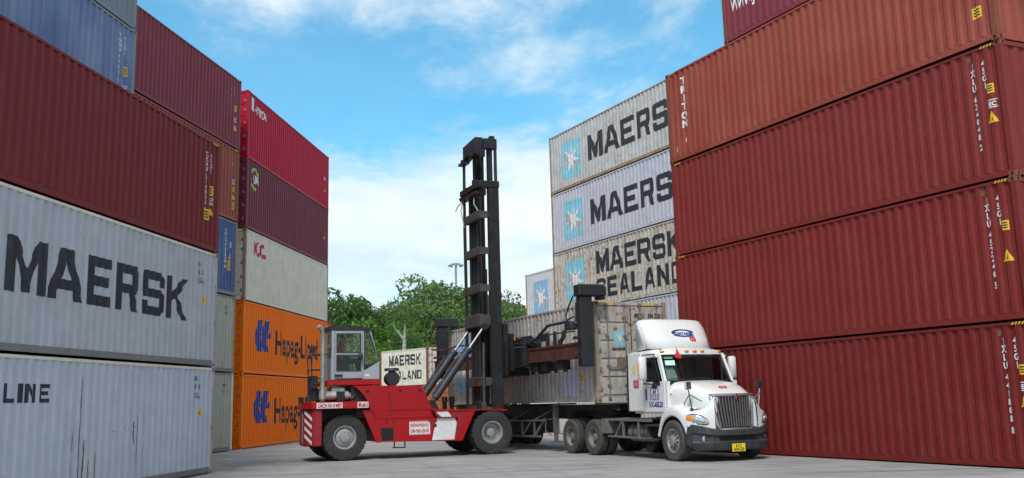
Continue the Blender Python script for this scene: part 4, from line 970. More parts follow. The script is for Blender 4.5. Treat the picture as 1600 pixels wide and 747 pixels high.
mb = MB(); mb.box(4.835, 4.86, -0.52, 0.52, 0.52, 0.65)
for k in range(5): mb.box(4.855, 4.87, -0.52, 0.52, 0.53+0.025*k, 0.537+0.025*k)
part('bumper_intake', mb, M_blk, bmp_)
for s_ in (-1, 1):
    mb = MB(); mb.cyl((4.63, s_*0.83, 0.56), (4.73, s_*0.87, 0.56), 0.075, seg=16); part('fog_lamp', mb, M_lens, bmp_, smooth=True)
mb = MB(); mb.box(4.3, 4.80, -0.85, 0.85, 0.62, 0.74); part('bumper_core', mb, M_blk, truck)
mb = MB(); mb.box(4.922, 4.934, -0.24, 0.14, 0.235, 0.42); npl = part('number_plate', mb, M_plate, truck)
decal('plate_number', lambda bm: (font_text(bm, '51C', 0.10, 0.103, 0.06, bold=0.03, width=0.17), font_text(bm, '635.23', 0.04, 0.02, 0.065, bold=0.03, width=0.30)), M_blk, npl, None, 0.0, (4.938, -0.24, 0.235), (0, 0, pi/2))
# lettering on the visible side and hood
decal('fleet_number', lambda bm: font_text(bm, '03', 0, 0, 0.20, bold=0.06), M_redl, truck, None, 0, (1.86, -1.124, 1.83), (0, 0, 0))
decal('round_sticker', lambda bm: [P(bm, [(0, 0), (0.2, 0.02), (0.22, 0.24), (0.03, 0.22)])], paint('sticker_lime', (0.62, 0.68, 0.22, 1), 0.6, var=0.15), truck, None, 0, (1.80, -1.124, 2.2), (0, 0, 0))
decal('door_number', lambda bm: font_text(bm, '51C-635.23', 0, 0, 0.125, bold=0.055, width=0.66), M_navy, truck, None, 0, (2.60, -1.104, 1.33), (0, 0, 0))
def archlogo(bm):
    oval(bm, 0.2, 0.16, 0.22, 0.24, 0.80, 16, 0, 180); P(bm, [(-0.02, 0), (0.02, 0), (0.02, 0.155), (-0.02, 0.155)]); P(bm, [(0.38, 0), (0.42, 0), (0.42, 0.155), (0.38, 0.155)])
    for k in range(4): P(bm, [(0.06+0.085*k, 0.03), (0.105+0.085*k, 0.03), (0.105+0.085*k, 0.16+0.08*(k in (1, 2))), (0.06+0.085*k, 0.16+0.08*(k in (1, 2)))])
    P(bm, [(0.04, 0.0), (0.36, 0.0), (0.36, 0.022), (0.04, 0.022)])
decal('door_logo', archlogo, paint('logo_slate_blue', (0.12, 0.19, 0.32, 1), 0.6, var=0.2), truck, None, 0, (2.68, -1.104, 1.50), (0, 0, 0))
decal('side_lamp', lambda bm: P(bm, [(0, 0), (0.09, 0), (0.09, 0.03), (0, 0.03)]), M_blk, truck, None, 0, (3.50, -1.03, 1.62), (0, 0, 0))
decal('hood_number', lambda bm: font_text(bm, '03', 0, 0, 0.11, bold=0.05, width=0.24), M_redl, truck, None, 0, (4.45, -0.16, 1.765), (radians(-62), 0, pi/2))
# mirrors
def mirror(s_):
    m_ = MB(); m_.box(2.76, 2.92, min(s_*1.30, s_*1.52), max(s_*1.30, s_*1.52), 2.02, 2.62, bev=0.04); mo = part('side_mirror', m_, M_truck, truck, smooth=True, angle=50)
    mb = MB(); mb.tube([(2.95, s_*1.08, 2.68), (2.86, s_*1.40, 2.66), (2.84, s_*1.41, 2.60)], 0.016); mb.tube([(2.95, s_*1.10, 1.90), (2.86, s_*1.38, 1.93), (2.84, s_*1.40, 2.04)], 0.016); part('mirror_arm', mb, M_cabd, mo)
    mb = MB(); mb.box(2.752, 2.76, min(s_*1.33, s_*1.49), max(s_*1.33, s_*1.49), 2.08, 2.56); part('mirror_glass', mb, M_chrome, mo)
    if s_ < 0:
        mb = MB(); mb.box(2.80, 2.86, -1.532, -1.521, 2.14, 2.46, bev=0.004); part('mirror_reflector', mb, M_amber, mo)
    # small hood mirror on a tripod
    mb = MB(); mb.box(4.38, 4.44, min(s_*0.98, s_*1.16), max(s_*0.98, s_*1.16), 1.73, 1.93, bev=0.02); hm = part('hood_mirror', mb, M_chrome if s_ < 0 else M_cabd, truck)
    mb = MB(); b0 = Vector((4.41, s_*1.07, 1.75))
    mb.tube([b0, (4.42, s_*1.04, 1.5), (4.42, s_*1.0, 1.285)], 0.014); mb.tube([(4.42, s_*1.05, 1.62), (4.12, s_*1.0, 1.43), (4.08, s_*1.0, 1.37)], 0.012); mb.tube([(4.42, s_*1.05, 1.62), (4.62, s_*0.83, 1.44)], 0.012)
    mb.cyl((4.42, s_*1.0, 1.25), (4.42, s_*1.0, 1.29), 0.06, 0.03, seg=12)
    part('mirror_stand', mb, M_chrome if s_ > 0 else M_cabd, hm)
both(mirror)
mb = MB(); mb.poly([(3.28, -0.66, 2.58), (3.28, -0.46, 2.55), (3.20, -0.56, 2.82)]); mb.tube([(3.20, -0.56, 2.60), (3.18, -0.56, 2.86)], 0.006)
fl = part('pennant', mb, M_flag, truck); 
fl.modifiers.new('s', 'SOLIDIFY').thickness = 0.004

# ------------------------------------------------------------------ trailer and its container
trl = thing('container_trailer', 'dusty skeletal container trailer coupled behind the white truck, under the stained load', 'trailer', TC, TR)
mb = MB()
for y in (-0.5, 0.5):
    mb.box(-12.2, -3.0, y-0.06, y+0.06, 0.98, 1.40); mb.box(-2.99, -0.1, y-0.06, y+0.06, 1.225, 1.40)
for x in (-12.1, -9.5, -7.5, -5.5, -3.2, -1.0, -0.35): mb.box(x, x+0.14, -0.44, 0.44, 1.23, 1.38)
part('main_beam', mb, M_chass, trl)
for x in (-12.15, -6.2, -0.22): mb = MB(); mb.box(x, x+0.2, -1.2, 1.2, 1.405, 1.455); part('bolster', mb, M_chass, trl)
for y in (-0.95, 0.95):
    mb = MB(); mb.box(-3.35, -3.21, y-0.07, y+0.07, 0.55, 1.40); mb.box(-3.33, -3.23, y-0.05, y+0.05, 0.30, 0.55); mb.box(-3.48, -3.08, y-0.13, y+0.13, 0.26, 0.30); mb.beam((-3.28, y, 0.62), (-4.1, y*0.55, 1.05), 0.06, 0.06)
    mb.tube([(-3.4, y-0.02, 1.0), (-3.7, y-0.15, 0.95), (-3.72, y-0.15, 0.6), (-3.5, y-0.05, 0.5)], 0.02)
    part('landing_leg', mb, M_chasl, trl)
for y in (-1.15, 1.15):
    mb = MB()
    mb.beam((-6.6, y, 0.92), (-3.7, y, 0.95), 0.05, 0.06); mb.beam((-6.6, y, 0.42), (-4.0, y, 0.45), 0.05, 0.06)
    for x in (-6.4, -5.4, -4.45): mb.beam((x, y, 0.43), (x, y, 0.93), 0.05, 0.05)
    mb.beam((-5.35, y, 0.46), (-4.7, y, 0.9), 0.04, 0.04); mb.beam((-4.4, y, 0.46), (-3.9, y*0.9, 1.0), 0.05, 0.07); mb.beam((-6.4, y, 0.92), (-6.0, y*0.5, 1.25), 0.05, 0.05); mb.beam((-4.6, y, 0.93), (-4.3, y*0.5, 1.25), 0.05, 0.05)
    part('side_guard', mb, M_chasl, trl)
for x in (-9.2, -10.5, -11.8):
    for s_ in (-1, 1):
        wheel(trl, x, s_*1.085, 0.50, 0.50, 0.27, s_, 'dual', M_tyre2, M_rimd, dish=0.13, rim_r=0.57)
        wheel(trl, x, s_*0.765, 0.50, 0.50, 0.27, s_, 'dual', M_tyre2, M_rimd, dish=0.10, rim_r=0.57)
    mb = MB(); mb.cyl((x, -0.9, 0.5), (x, 0.9, 0.5), 0.08, seg=12); mb.box(x-0.5, x+0.5, -0.56, -0.44, 0.72, 0.97); mb.box(x-0.5, x+0.5, 0.44, 0.56, 0.72, 0.97); part('trailer_axle', mb, M_chass, trl)
mb = MB(); mb.box(-8.2, -6.9, -0.9, 0.9, 0.45, 0.95, bev=0.03); part('spare_rack', mb, M_chass, trl)
fT = TC+Vector((cos(TH), sin(TH), 0))*(-CW/2)+Vector((sin(TH), -cos(TH), 0))*(-L40)
tcx = container('stained grey-white container on the trailer, gripped by the forklift, doors behind the truck', fT, TR, 1.4585, L40, HC, whiteT, post=cont_mat('brown_rusted_post', (0.30, 0.24, 0.19, 1), rust=1.0, fade=0.4, streak=0.4, seed=81, grime=0.3), rail=whiteT, end_r='doors',
  marks=m_star(0.95, 2.55, 0.5, 2.45, M_skyB)+[m_spans(0.93, 1.27), m_txt('38 1G1', 10.95, 2.42, 0.12, M_letter), m_txt('451', 10.95, 2.22, 0.12, M_letter), ('repaint_patch', lambda bm: P(bm, [(10.05, 0.20), (11.0, 0.20), (11.0, 0.98), (10.05, 0.98)]), paint('repaint_lilac', (0.42, 0.44, 0.54, 1), 0.55, var=0.12))]+m_tri(11.25, 1.62, 0.26)+m_sq(11.18, 0.60, 0.15, 0.24))
def ondoor(nm, fn, mt, y, z_, lift=0.03): return decal(nm, fn, mt, tcx, None, 0, (L40+0.0-0.028+lift, y, z_), (0, 0, pi/2))
ondoor('door_emblem', lambda bm: rrect(bm, 0, 0.42, 0, 0.42, 0.05), M_sky, 0.62, 1.62, 0.0)
ondoor('door_star', lambda bm: star(bm, 0.21, 0.21, 0.15, 0.17), M_white, 0.62, 1.62, 0.006)
ondoor('door_lettering', lambda bm: font_text(bm, 'MAERSK', 0, 0, 0.08, bold=0.05, width=0.48), M_letter, 0.58, 1.48, 0.0)
ondoor('door_lettering', lambda bm: (font_text(bm, 'MRKU', 0, 0, 0.13, bold=0.04, width=0.34), font_text(bm, '386 768 0', 0.46, 0, 0.13, bold=0.04, width=0.52), font_text(bm, '4510', 0.5, -0.2, 0.12, width=0.26)), M_letter, 1.35, 2.42, 0.0)
ondoor('door_patch', lambda bm: P(bm, [(0, 0), (0.3, 0), (0.3, 0.28), (0, 0.28)]), paint('patch_brown', (0.20, 0.13, 0.09, 1), 0.8, var=0.3), 0.70, 0.98, 0.0)
decal('header_stripe', lambda bm: [P(bm, [(0.15+0.10*k, 0), (0.2+0.10*k, 0), (0.25+0.10*k, 0.09), (0.2+0.10*k, 0.09)]) for k in range(5)]+[P(bm, [(1.7+0.10*k, 0), (1.75+0.10*k, 0), (1.8+0.10*k, 0.09), (1.75+0.10*k, 0.09)]) for k in range(5)], M_yel, tcx, None, 0, (L40-0.008, 0.0, HC-0.112), (0, 0, pi/2))

# ------------------------------------------------------------------ red container forklift
KC = Vector((-0.76, 31.95, 0)); KH = radians(22)
fork = thing('container_forklift', 'red heavy container forklift with tall black mast, gripping the load, sign R:61', 'forklift', KC, KH)
KM = Matrix.Translation(KC) @ Matrix.Rotation(KH, 4, 'Z'); TM = Matrix.Translation(TC) @ Matrix.Rotation(TR, 4, 'Z'); T2K = KM.inverted() @ TM
def fw_(x, y, r=0.66, W=0.58, s_=-1, dish=0.2):
    return wheel(fork, x, y, r, r, W, s_, 'fork', M_tyre, M_rim, dish=dish, rim_r=0.50)
MBF = 1.45     # centre line (y)
wheel(fork, 0, 0.29, 0.66, 0.66, 0.58, -1, 'fork', M_tyre, M_rim, dish=0.20, rim_r=0.50)
wheel(fork, 0, 2.72, 0.66, 0.66, 0.58, 1, 'fork', M_tyre, M_rim, dish=0.20, rim_r=0.50)
wheel(fork, -4.5, 0.44, 0.66, 0.66, 0.52, -1, 'forkr', M_tyre, M_rim, rim_r=0.50, front=True)
wheel(fork, -4.5, 2.45, 0.66, 0.66, 0.52, 1, 'forkr', M_tyre, M_rim, rim_r=0.50, front=True)
mb = MB(); mb.cyl((0, 0.5, 0.66), (0, 2.5, 0.66), 0.22, seg=20); part('drive_axle', mb, M_chass, fork, smooth=True)
mb = MB(); mb.box(-4.75, -4.25, 0.7, 2.2, 0.5, 0.8, bev=0.04); part('steer_axle', mb, M_chass, fork)
# chassis: lower body with a slanted leg at its rear, deck on top
mb = MB(); mb.prism([(-3.56, 0.50), (-0.98, 0.44), (-0.80, 1.14), (-3.72, 1.14)], 0.10, 2.92, bev=0.012); part('chassis', mb, M_fred, fork)
mb = MB(); mb.prism([(-4.02, 1.42), (-3.76, 1.42), (-3.44, 0.62), (-3.47, 0.48), (-3.60, 0.48)], 0.06, 0.099); part('chassis_gusset', mb, M_fred, fork); mb = MB(); mb.prism([(-4.02, 1.42), (-3.76, 1.42), (-3.44, 0.62), (-3.47, 0.48), (-3.60, 0.48)], 2.921, 2.96); part('chassis_gusset', mb, M_fred, fork)
mb = MB(); mb.prism([(-1.95, 1.145), (-0.80, 1.145), (0.3, 1.16), (0.3, 1.30), (-1.95, 1.30)], 0.75, 2.25); part('front_deck', mb, M_fredd, fork)
mb = MB(); hpoly = [(-4.27, 2.13), (-2.16, 2.10), (-1.74, 1.145), (-3.66, 1.145), (-3.74, 1.42), (-3.80, 1.62), (-3.90, 1.82), (-4.06, 2.0)]
mb.prism(hpoly, 0.20, 2.5, bev=0.015); hd = part('engine_hood', mb, M_fred, fork)
mb = MB(); mb.beam((-3.22, 0.195, 2.10), (-3.10, 0.195, 1.18), 0.008, 0.014, up=(1, 0, 0)); part('hood_seam', mb, M_blk, hd)
mb = MB(); mb.box(-3.30, -1.76, 0.185, 0.1995, 1.40, 1.425); part('hood_rib', mb, M_fred, hd)
mb = MB(); mb.box(-4.28, -3.30, 0.40, 2.3, 1.46, 2.11); part('engine_block', mb, M_blk, fork)
for x in (-3.9, -2.9, -2.3):
    mb = MB(); mb.box(x, x+0.10, 0.17, 0.199, 1.95, 2.0, bev=0.004); part('hood_latch', mb, M_blk, hd)
for x in (-3.3, -2.0):
    mb = MB(); mb.box(x, x+0.03, 0.075, 0.099, 1.02, 1.12); mb.box(x+0.22, x+0.25, 0.075, 0.099, 1.02, 1.12); part('tie_down', mb, M_blk, fork)
mb = MB(); mb.cyl((-1.80, 0.08, 0.92), (-1.80, 0.099, 0.92), 0.045, seg=14); part('filler_cap', mb, M_blk, fork)
for z_ in (0.30, 0.02):
    mb = MB(); mb.box(-3.05, -2.70, 0.14, 0.32, 0.30, 0.33); mb.box(-3.05, -3.02, 0.16, 0.20, 0.33, 0.499); mb.box(-2.73, -2.70, 0.16, 0.20, 0.33, 0.499)
    if z_ > 0.1: part('foot_step', mb, M_blk, fork)
    else: mb.bm.free()
# front fenders and wedge plates
def ffend(y0, y1):
    mb = MB()
    mb.prism([(-1.9, 1.40), (0.46, 1.335), (0.50, 1.29), (0.44, 1.28), (-0.45, 1.33), (-1.9, 1.335)], y0, y1, bev=0.006)
    f = part('front_fender', mb, M_fred, fork)
    mb = MB(); yo = y0 if y0 < 1 else y1-0.03
    mb.prism([(-1.86, 1.333), (-0.55, 1.325), (-0.98, 0.45), (-1.22, 0.45), (-1.10, 1.142), (-1.74, 1.142)], yo+0.03, yo+0.06); part('fender_plate', mb, M_fredd, f)
ffend(0.0, 0.74); ffend(2.26, 3.0)
mb = MB(); mb.prism([(-0.98, 0.45), (-0.56, 1.32), (-0.74, 1.32), (-1.2, 0.45)], 0.0, 0.10); part('fender_strut', mb, M_fred, fork)
# white curved band and small white panel
def band(bm):
    n = 8; L = [(-1.86-0.0+0.05*cos(k*pi/n*1.0)-0.10*sin(k*pi/n), 0.49+0.64*k/n) for k in range(n+1)]
    l = [(-1.90+0.14*(k/n)-0.0, 0.49+0.63*k/n) for k in range(n+1)]; r = [(-1.18+0.10*sin(pi*(0.15+0.85*k/n)), 0.49+0.63*k/n) for k in range(n+1)]
    for k in range(n): P(bm, [l[k], r[k], r[k+1], l[k+1]])
decal('white_band', band, M_hvwhite, fork, None, 0.004, (0, 0.10, 0))
decal('white_band', lambda bm: P(bm, [(-1.62, 1.16), (-1.30, 1.16), (-1.42, 1.32), (-1.80, 1.32)]), M_hvwhite, fork, None, 0.004, (0, 0.03, 0))
mb = MB(); mb.box(-2.60, -1.96, 0.088, 0.0985, 0.66, 1.06); sg = part('warning_board', mb, M_hvwhite, fork)
M_sred = paint('sign_red', (0.48, 0.01, 0.03, 1), 0.5, var=0.1)
decal('board_lettering', lambda bm: (font_text(bm, 'KHÔNG PHẬN SỰ', -2.565, 0.90, 0.085, width=0.56, bold=0.04), font_text(bm, 'CẤM TRÈO LÊN XE', -2.565, 0.73, 0.085, width=0.56, bold=0.04)), M_sred, sg, None, 0.004, (0, 0.088, 0))
decal('board_frame', lambda bm: [P(bm, [(-2.59, a), (-1.97, a), (-1.97, a+0.012), (-2.59, a+0.012)]) for a in (0.67, 1.038)], M_sred, sg, None, 0.004, (0, 0.088, 0))
mb = MB()
mb.box(-3.46, -3.08, 0.090, 0.0985, 0.54, 0.90)
for k in range(12): mb.box(-3.45+0.031*k, -3.44+0.031*k, 0.080, 0.0895, 0.55, 0.89)
part('air_vent', mb, M_blk, fork)
# counterweight, rear fender slab, lamps, chevrons
mb = MB(); mb.prism([(-5.45, 0.06), (-5.20, 0.06), (-4.9, 2.70), (-5.12, 2.70), (-5.42, 2.3), (-5.52, 1.8), (-5.60, 1.0), (-5.64, 0.50)], 0.44, 1.475, 'xy', bev=0.03); cw_ = part('counterweight', mb, M_fredd, fork)
mb = MB(); mb.prism([(-5.50, 0.0), (-3.80, 0.0), (-3.80, 2.9), (-4.9, 2.9), (-5.16, 2.75), (-5.47, 2.3), (-5.57, 1.8), (-5.65, 1.0), (-5.70, 0.45)], 1.48, 1.68, 'xy', bev=0.02); rfn = part('rear_fender', mb, M_fred, fork)
mb = MB(); mb.prism([(-3.799, 1.48), (-3.799, 1.66), (-3.70, 1.40), (-3.80, 1.40)], 0.02, 2.88); part('fender_lip', mb, M_fred, rfn)
mb = MB(); mb.box(-5.15, -4.0, 0.9, 2.0, 0.85, 1.475); part('rear_frame', mb, M_blk, fork)
def chev(bm):
    for k in range(4):
        z0 = 0.12+0.22*k; P(bm, [(0.02, z0+0.24), (0.02, z0+0.14), (0.40, z0-0.10+0.02), (0.40, z0+0.0+0.03)])
# the chamfer between the side and the back: from (-5.45,.06) to (-5.64,.50)
cang = atan2(0.06-0.50, -5.45+5.64)
decal('chevron_panel', chev, M_hvwhite, cw_, None, 0.006, (-5.632, 0.475, 0.44), (0, 0, cang))
decal('chevron_panel', chev, M_hvwhite, cw_, None, 0.006, (-5.604, 0.97, 0.44), (0, 0, atan2(-0.5, -0.04)+pi*0))
mb = MB(); mb.box(-5.37, -4.62, -0.012, -0.001, 1.50, 1.66); pl_ = part('distance_plate', mb, M_hvwhite, rfn)
decal('plate_lettering', lambda bm: font_text(bm, 'CÁCH XA 8 MÉT', -5.34, 1.525, 0.10, width=0.70, bold=0.04), M_sred, pl_, None, 0.004, (0, -0.012, 0))
mb = MB(); mb.box(-4.18, -3.86, -0.012, -0.001, 1.49, 1.66); pl_ = part('number_board', mb, M_hvwhite, rfn)
decal('plate_lettering', lambda bm: font_text(bm, 'R:61', -4.15, 1.52, 0.11, width=0.26, bold=0.045), M_sred, pl_, None, 0.004, (0, -0.012, 0))
for y in (0.55, 2.35): mb = MB(); mb.box(-5.58+0.12*(y > 1), -5.44+0.12*(y > 1), y-0.08, y+0.08, 1.685, 1.86, bev=0.01); part('rear_lamp', mb, M_cabd, fork)
# exhaust: vertical pipe, muffler and manifold
mb = MB(); mb.tube([(-5.12, 0.42, 1.70), (-5.12, 0.42, 3.66), (-5.16, 0.40, 3.78), (-5.26, 0.34, 3.88)], 0.068, 14)
ex = part('exhaust_pipe', mb, M_alu, fork, smooth=True, angle=50)
mb = MB(); mb.cyl((-5.12, 0.42, 1.76), (-5.12, 0.42, 2.0), 0.10, seg=16); mb.cyl((-5.1, 0.50, 1.86), (-4.35, 0.50, 1.86), 0.13, seg=20); mb.cyl((-4.35, 0.5, 1.86), (-4.18, 0.5, 1.80), 0.09, seg=16); mb.box(-4.85, -4.45, 0.45, 0.8, 1.96, 2.10, bev=0.02)
part('muffler', mb, M_alu, ex, smooth=True, angle=40)
mb = MB(); mb.box(-4.72, -4.48, 0.34, 0.42, 1.70, 1.98, bev=0.01); mb.tube([(-4.25, 0.42, 1.75), (-4.05, 0.5, 2.0), (-3.95, 0.6, 2.08)], 0.06, 10); mb.box(-5.0, -4.1, 0.7, 2.0, 1.682, 1.75); part('engine_pipework', mb, M_blk, fork)
# cab platform, cab
CZ = 2.32
mb = MB(); mb.box(-5.0, -3.38, 0.36, 1.95, 2.15, 2.30, bev=0.015); cp = part('cab_platform', mb, M_fred, fork)
cabo = put('cab', None, None, fork); 
X0, X1, X2, X3, YA, YB, ZT = -4.86, -3.92, -3.68, -3.42, 0.42, 1.86, 3.76
mb = MB()
for y in (YA, YB-0.06):
    mb.box(X0, X0+0.09, y, y+0.06, CZ, ZT); mb.prism([(X1-0.03, CZ), (X1+0.03, CZ), (X1+0.03, ZT), (X1-0.03, ZT)], y+0.001, y+0.059)
    mb.prism([(X1+0.031, CZ), (X3, CZ), (X3, 2.84), (X1+0.031, 2.58)], y, y+0.06)
    mb.beam((X3-0.03, y+0.03, 2.84), (X2-0.02, y+0.03, ZT), 0.05, 0.035, up=(1, 0, 0))
mb.box(X0+0.09, X1-0.031, YB-0.06, YB, CZ, 2.62); mb.box(X0+0.001, X0+0.06, YA+0.06, YB-0.06, CZ, 2.95); mb.box(X3-0.05, X3-0.001, YA+0.06, YB-0.06, CZ, 2.80); mb.box(X0+0.06, X3-0.05, YA+0.06, YB-0.06, CZ+0.002, CZ+0.06)
part('cab_body', mb, M_cabg, cabo)
mb = MB(); mb.prism([(X0-0.05, ZT), (X2+0.02, ZT), (X2-0.02, ZT+0.06), (X1-0.1, ZT+0.13), (X0, ZT+0.15), (X0-0.05, ZT+0.10)], YA-0.02, YB+0.02, bev=0.01); part('cab_roof', mb, M_cabd, cabo)
# door with two openings
mb = MB(); ya, yb = YA-0.03, YA-0.002
dx0, dx1 = X0+0.10, X1-0.035
for (a, b, c, d) in ((dx0, dx0+0.035, CZ+0.04, ZT-0.02), (dx1-0.035, dx1, CZ+0.04, ZT-0.02), (dx0+0.0351, dx1-0.0351, ZT-0.09, ZT-0.02), (dx0+0.0351, dx1-0.0351, 3.04, 3.10), (dx0+0.0351, dx1-0.0351, CZ+0.04, 2.56)): mb.box(a, b, ya, yb, c, d)
fd = part('cab_door', mb, M_cabg, cabo)
for (c, d) in ((3.10, ZT-0.09), (2.56, 3.04)):
    mb = MB(); mb.poly([(dx0+0.035, ya+0.012, c), (dx1-0.035, ya+0.012, c), (dx1-0.035, ya+0.012, d), (dx0+0.035, ya+0.012, d)]); part('door_window', mb, GL_cab, fd)
    mb = MB(); q = [(dx0+0.045, c+0.01), (dx1-0.045, c+0.01), (dx1-0.045, d-0.01), (dx0+0.045, d-0.01)]
    for i in range(4): a, b = q[i], q[(i+1) % 4]; mb.beam((a[0], ya-0.002, a[1]), (b[0], ya-0.002, b[1]), 0.02, 0.028, up=(0, 1, 0))
    part('window_seal', mb, M_cabd, fd)
mb = MB(); mb.box(dx0-0.02, dx0+0.22, ya-0.03, ya-0.001, 2.40, 2.47, bev=0.008); part('door_handle', mb, M_cabd, fd)
mb = MB(); b = bmesh.new(); bmesh.ops.create_uvsphere(b, u_segments=14, v_segments=10, radius=1)
for v in b.verts: v.co = Vector((dx1-0.06+v.co.x*0.07, ya-0.08+v.co.y*0.05, 2.98+v.co.z*0.12))
mb.merge(b); mb.tube([(dx1-0.02, ya, 3.05), (dx1-0.05, ya-0.08, 3.02)], 0.012); part('cab_mirror', mb, M_cabd, fork, smooth=True, angle=60)
mb = MB(); mb.poly([(a, YA+0.02, b) for a, b in [(X1+0.05, 2.62), (X3-0.03, 2.88), (X2-0.05, ZT-0.04), (X1+0.05, ZT-0.04)]]); part('quarter_window', mb, GL_cab, cabo)
mb = MB(); q = [(X1+0.05, 2.62), (X3-0.03, 2.88), (X2-0.05, ZT-0.04), (X1+0.05, ZT-0.04)]
for i in range(4): a, b = q[i], q[(i+1) % 4]; mb.beam((a[0], YA-0.006, a[1]), (b[0], YA-0.006, b[1]), 0.015, 0.03, up=(0, 1, 0))
part('window_seal', mb, M_cabd, cabo)
mb = MB(); mb.grid([[(X3-0.02, YA+0.06, 2.82), (X3-0.02, YB-0.06, 2.82)], [(X2-0.01, YA+0.06, ZT-0.02), (X2-0.01, YB-0.06, ZT-0.02)]]); part('windshield', mb, GL_cab, cabo)
mb = MB(); mb.poly([(X0+0.02, YA+0.06, 2.95), (X0+0.02, YB-0.06, 2.95), (X0+0.02, YB-0.06, ZT-0.02), (X0+0.02, YA+0.06, ZT-0.02)]); part('rear_window', mb, GL_cab, cabo)
mb = MB(); mb.poly([(X0+0.10, YB-0.03, 2.62), (X3-0.03, YB-0.03, 2.62), (X2-0.05, YB-0.03, ZT-0.02), (X0+0.10, YB-0.03, ZT-0.02)]); part('far_window', mb, GL_cab, cabo)
mb = MB(); mb.box(-4.68, -4.20, 0.88, 1.36, 2.38, 2.78, bev=0.03); mb.box(-4.74, -4.62, 0.90, 1.34, 2.781, 3.36, bev=0.03); part('driver_seat', mb, M_seat, cabo)
mb = MB(); mb.cyl((-3.62, 1.12, 2.38), (-3.80, 1.12, 2.92), 0.035, seg=10); mb.lathe([(0.165, -0.012), (0.182, 0), (0.165, 0.012), (0.155, 0), (0.165, -0.012)], (-3.82, 1.12, 2.97), (-0.35, 0, 0.94), 20); mb.box(-3.70, -3.50, 0.7, 1.6, 2.40, 2.78, bev=0.03); part('steering_column', mb, M_cabd, cabo)
decal('cab_sticker', lambda bm: P(bm, [(0, 0), (0.13, 0), (0.13, 0.07), (0, 0.07)]), M_white, cabo, None, 0.004, (-3.86, YA, 2.40))
mb = MB(); mb.cyl((-4.80, 1.0, 3.90), (-4.80, 1.0, 4.0), 0.05, seg=12); part('beacon', mb, M_sred, fork, smooth=True)
# handrails and ladder at the rear of the cab
mb = MB()
for y in (0.45, 1.0):
    mb.tube([(-5.05, y, 2.2), (-5.42, y, 2.22), (-5.46, y, 3.0), (-5.40, y, 3.06), (-4.95, y, 3.06)], 0.02)
    mb.tube([(-5.45, y, 2.62), (-5.05, y, 2.62)], 0.016)
mb.tube([(-5.46, 0.45, 2.95), (-5.46, 1.0, 2.95)], 0.018); mb.tube([(-5.46, 0.45, 2.6), (-5.46, 1.0, 2.6)], 0.016)
part('handrail', mb, M_cabd, fork)
mb = MB(); mb.box(-5.40, -5.22, 0.6, 1.3, 2.05, 2.45, bev=0.02); mb.box(-5.36, -5.06, 0.7, 1.5, 1.72, 2.06, bev=0.02); part('rear_toolbox', mb, M_cabd, fork)
# air cleaner on the hood
mb = MB(); mb.cyl((-2.98, 0.45, 2.32), (-2.98, 0.85, 2.32), 0.20, seg=24); mb.cyl((-2.98, 0.65, 2.50), (-2.98, 0.65, 2.56), 0.10, seg=16); mb.cyl((-2.98, 0.65, 2.56), (-2.98, 0.65, 2.64), 0.23, 0.21, seg=24); mb.box(-3.08, -2.88, 0.5, 0.8, 2.10, 2.16)
part('air_cleaner', mb, M_cabd, fork, smooth=True, angle=40)
# tilt cylinders
for y in (0.66, 2.05):
    a, b = Vector((-1.78, y, 1.50)), Vector((0.02, y, 3.90)); c = a.lerp(b, 0.70); d = a.lerp(b, 0.09)
    mb = MB(); mb.cyl(d, c, 0.115, seg=20); mb.cyl(a, d, 0.075, seg=14); mb.cyl(a.lerp(b, .67), a.lerp(b, .715), 0.135, seg=20); mb.cyl(a+Vector((0, -0.12, 0)), a+Vector((0, 0.12, 0)), 0.10, seg=14); mb.tube([a.lerp(b, .12)+Vector((-0.13, 0, 0.06)), a.lerp(b, .6)+Vector((-0.13, 0, 0.09))], 0.022)
    tc_ = part('tilt_cylinder', mb, M_cyl, fork, smooth=True, angle=40)
    mb = MB(); mb.cyl(c, b, 0.038, seg=14); part('piston_rod', mb, M_satin, tc_, smooth=True)
    mb = MB(); mb.cyl(b+Vector((0, -0.1, 0)), b+Vector((0, 0.1, 0)), 0.10, seg=14); mb.box(-0.06, 0.16, y-0.05, y+0.05, 3.82, 3.98); part('cylinder_eye', mb, M_mast, tc_)
    mb = MB(); mb.prism([(-2.0, 1.36), (-1.55, 1.36), (-1.68, 1.66), (-1.86, 1.66)], y-0.2, y-0.14); mb.prism([(-2.0, 1.36), (-1.55, 1.36), (-1.68, 1.66), (-1.86, 1.66)], y+0.14, y+0.2); mb.box(-2.0, -1.5, y-0.25, y+0.25, 1.302, 1.358); part('cylinder_bracket', mb, M_blk, tc_)
for k in (0, 1): mb = MB(); mb.cyl((-1.15+0.24*k, 1.15, 1.31), (-1.15+0.24*k, 1.15, 1.60), 0.07, seg=12); mb.cyl((-1.15+0.24*k, 1.15, 1.60), (-1.15+0.24*k, 1.15, 1.76), 0.10, 0.08, seg=14); part('hydraulic_valve', mb, M_blk, fork, smooth=True, angle=40)
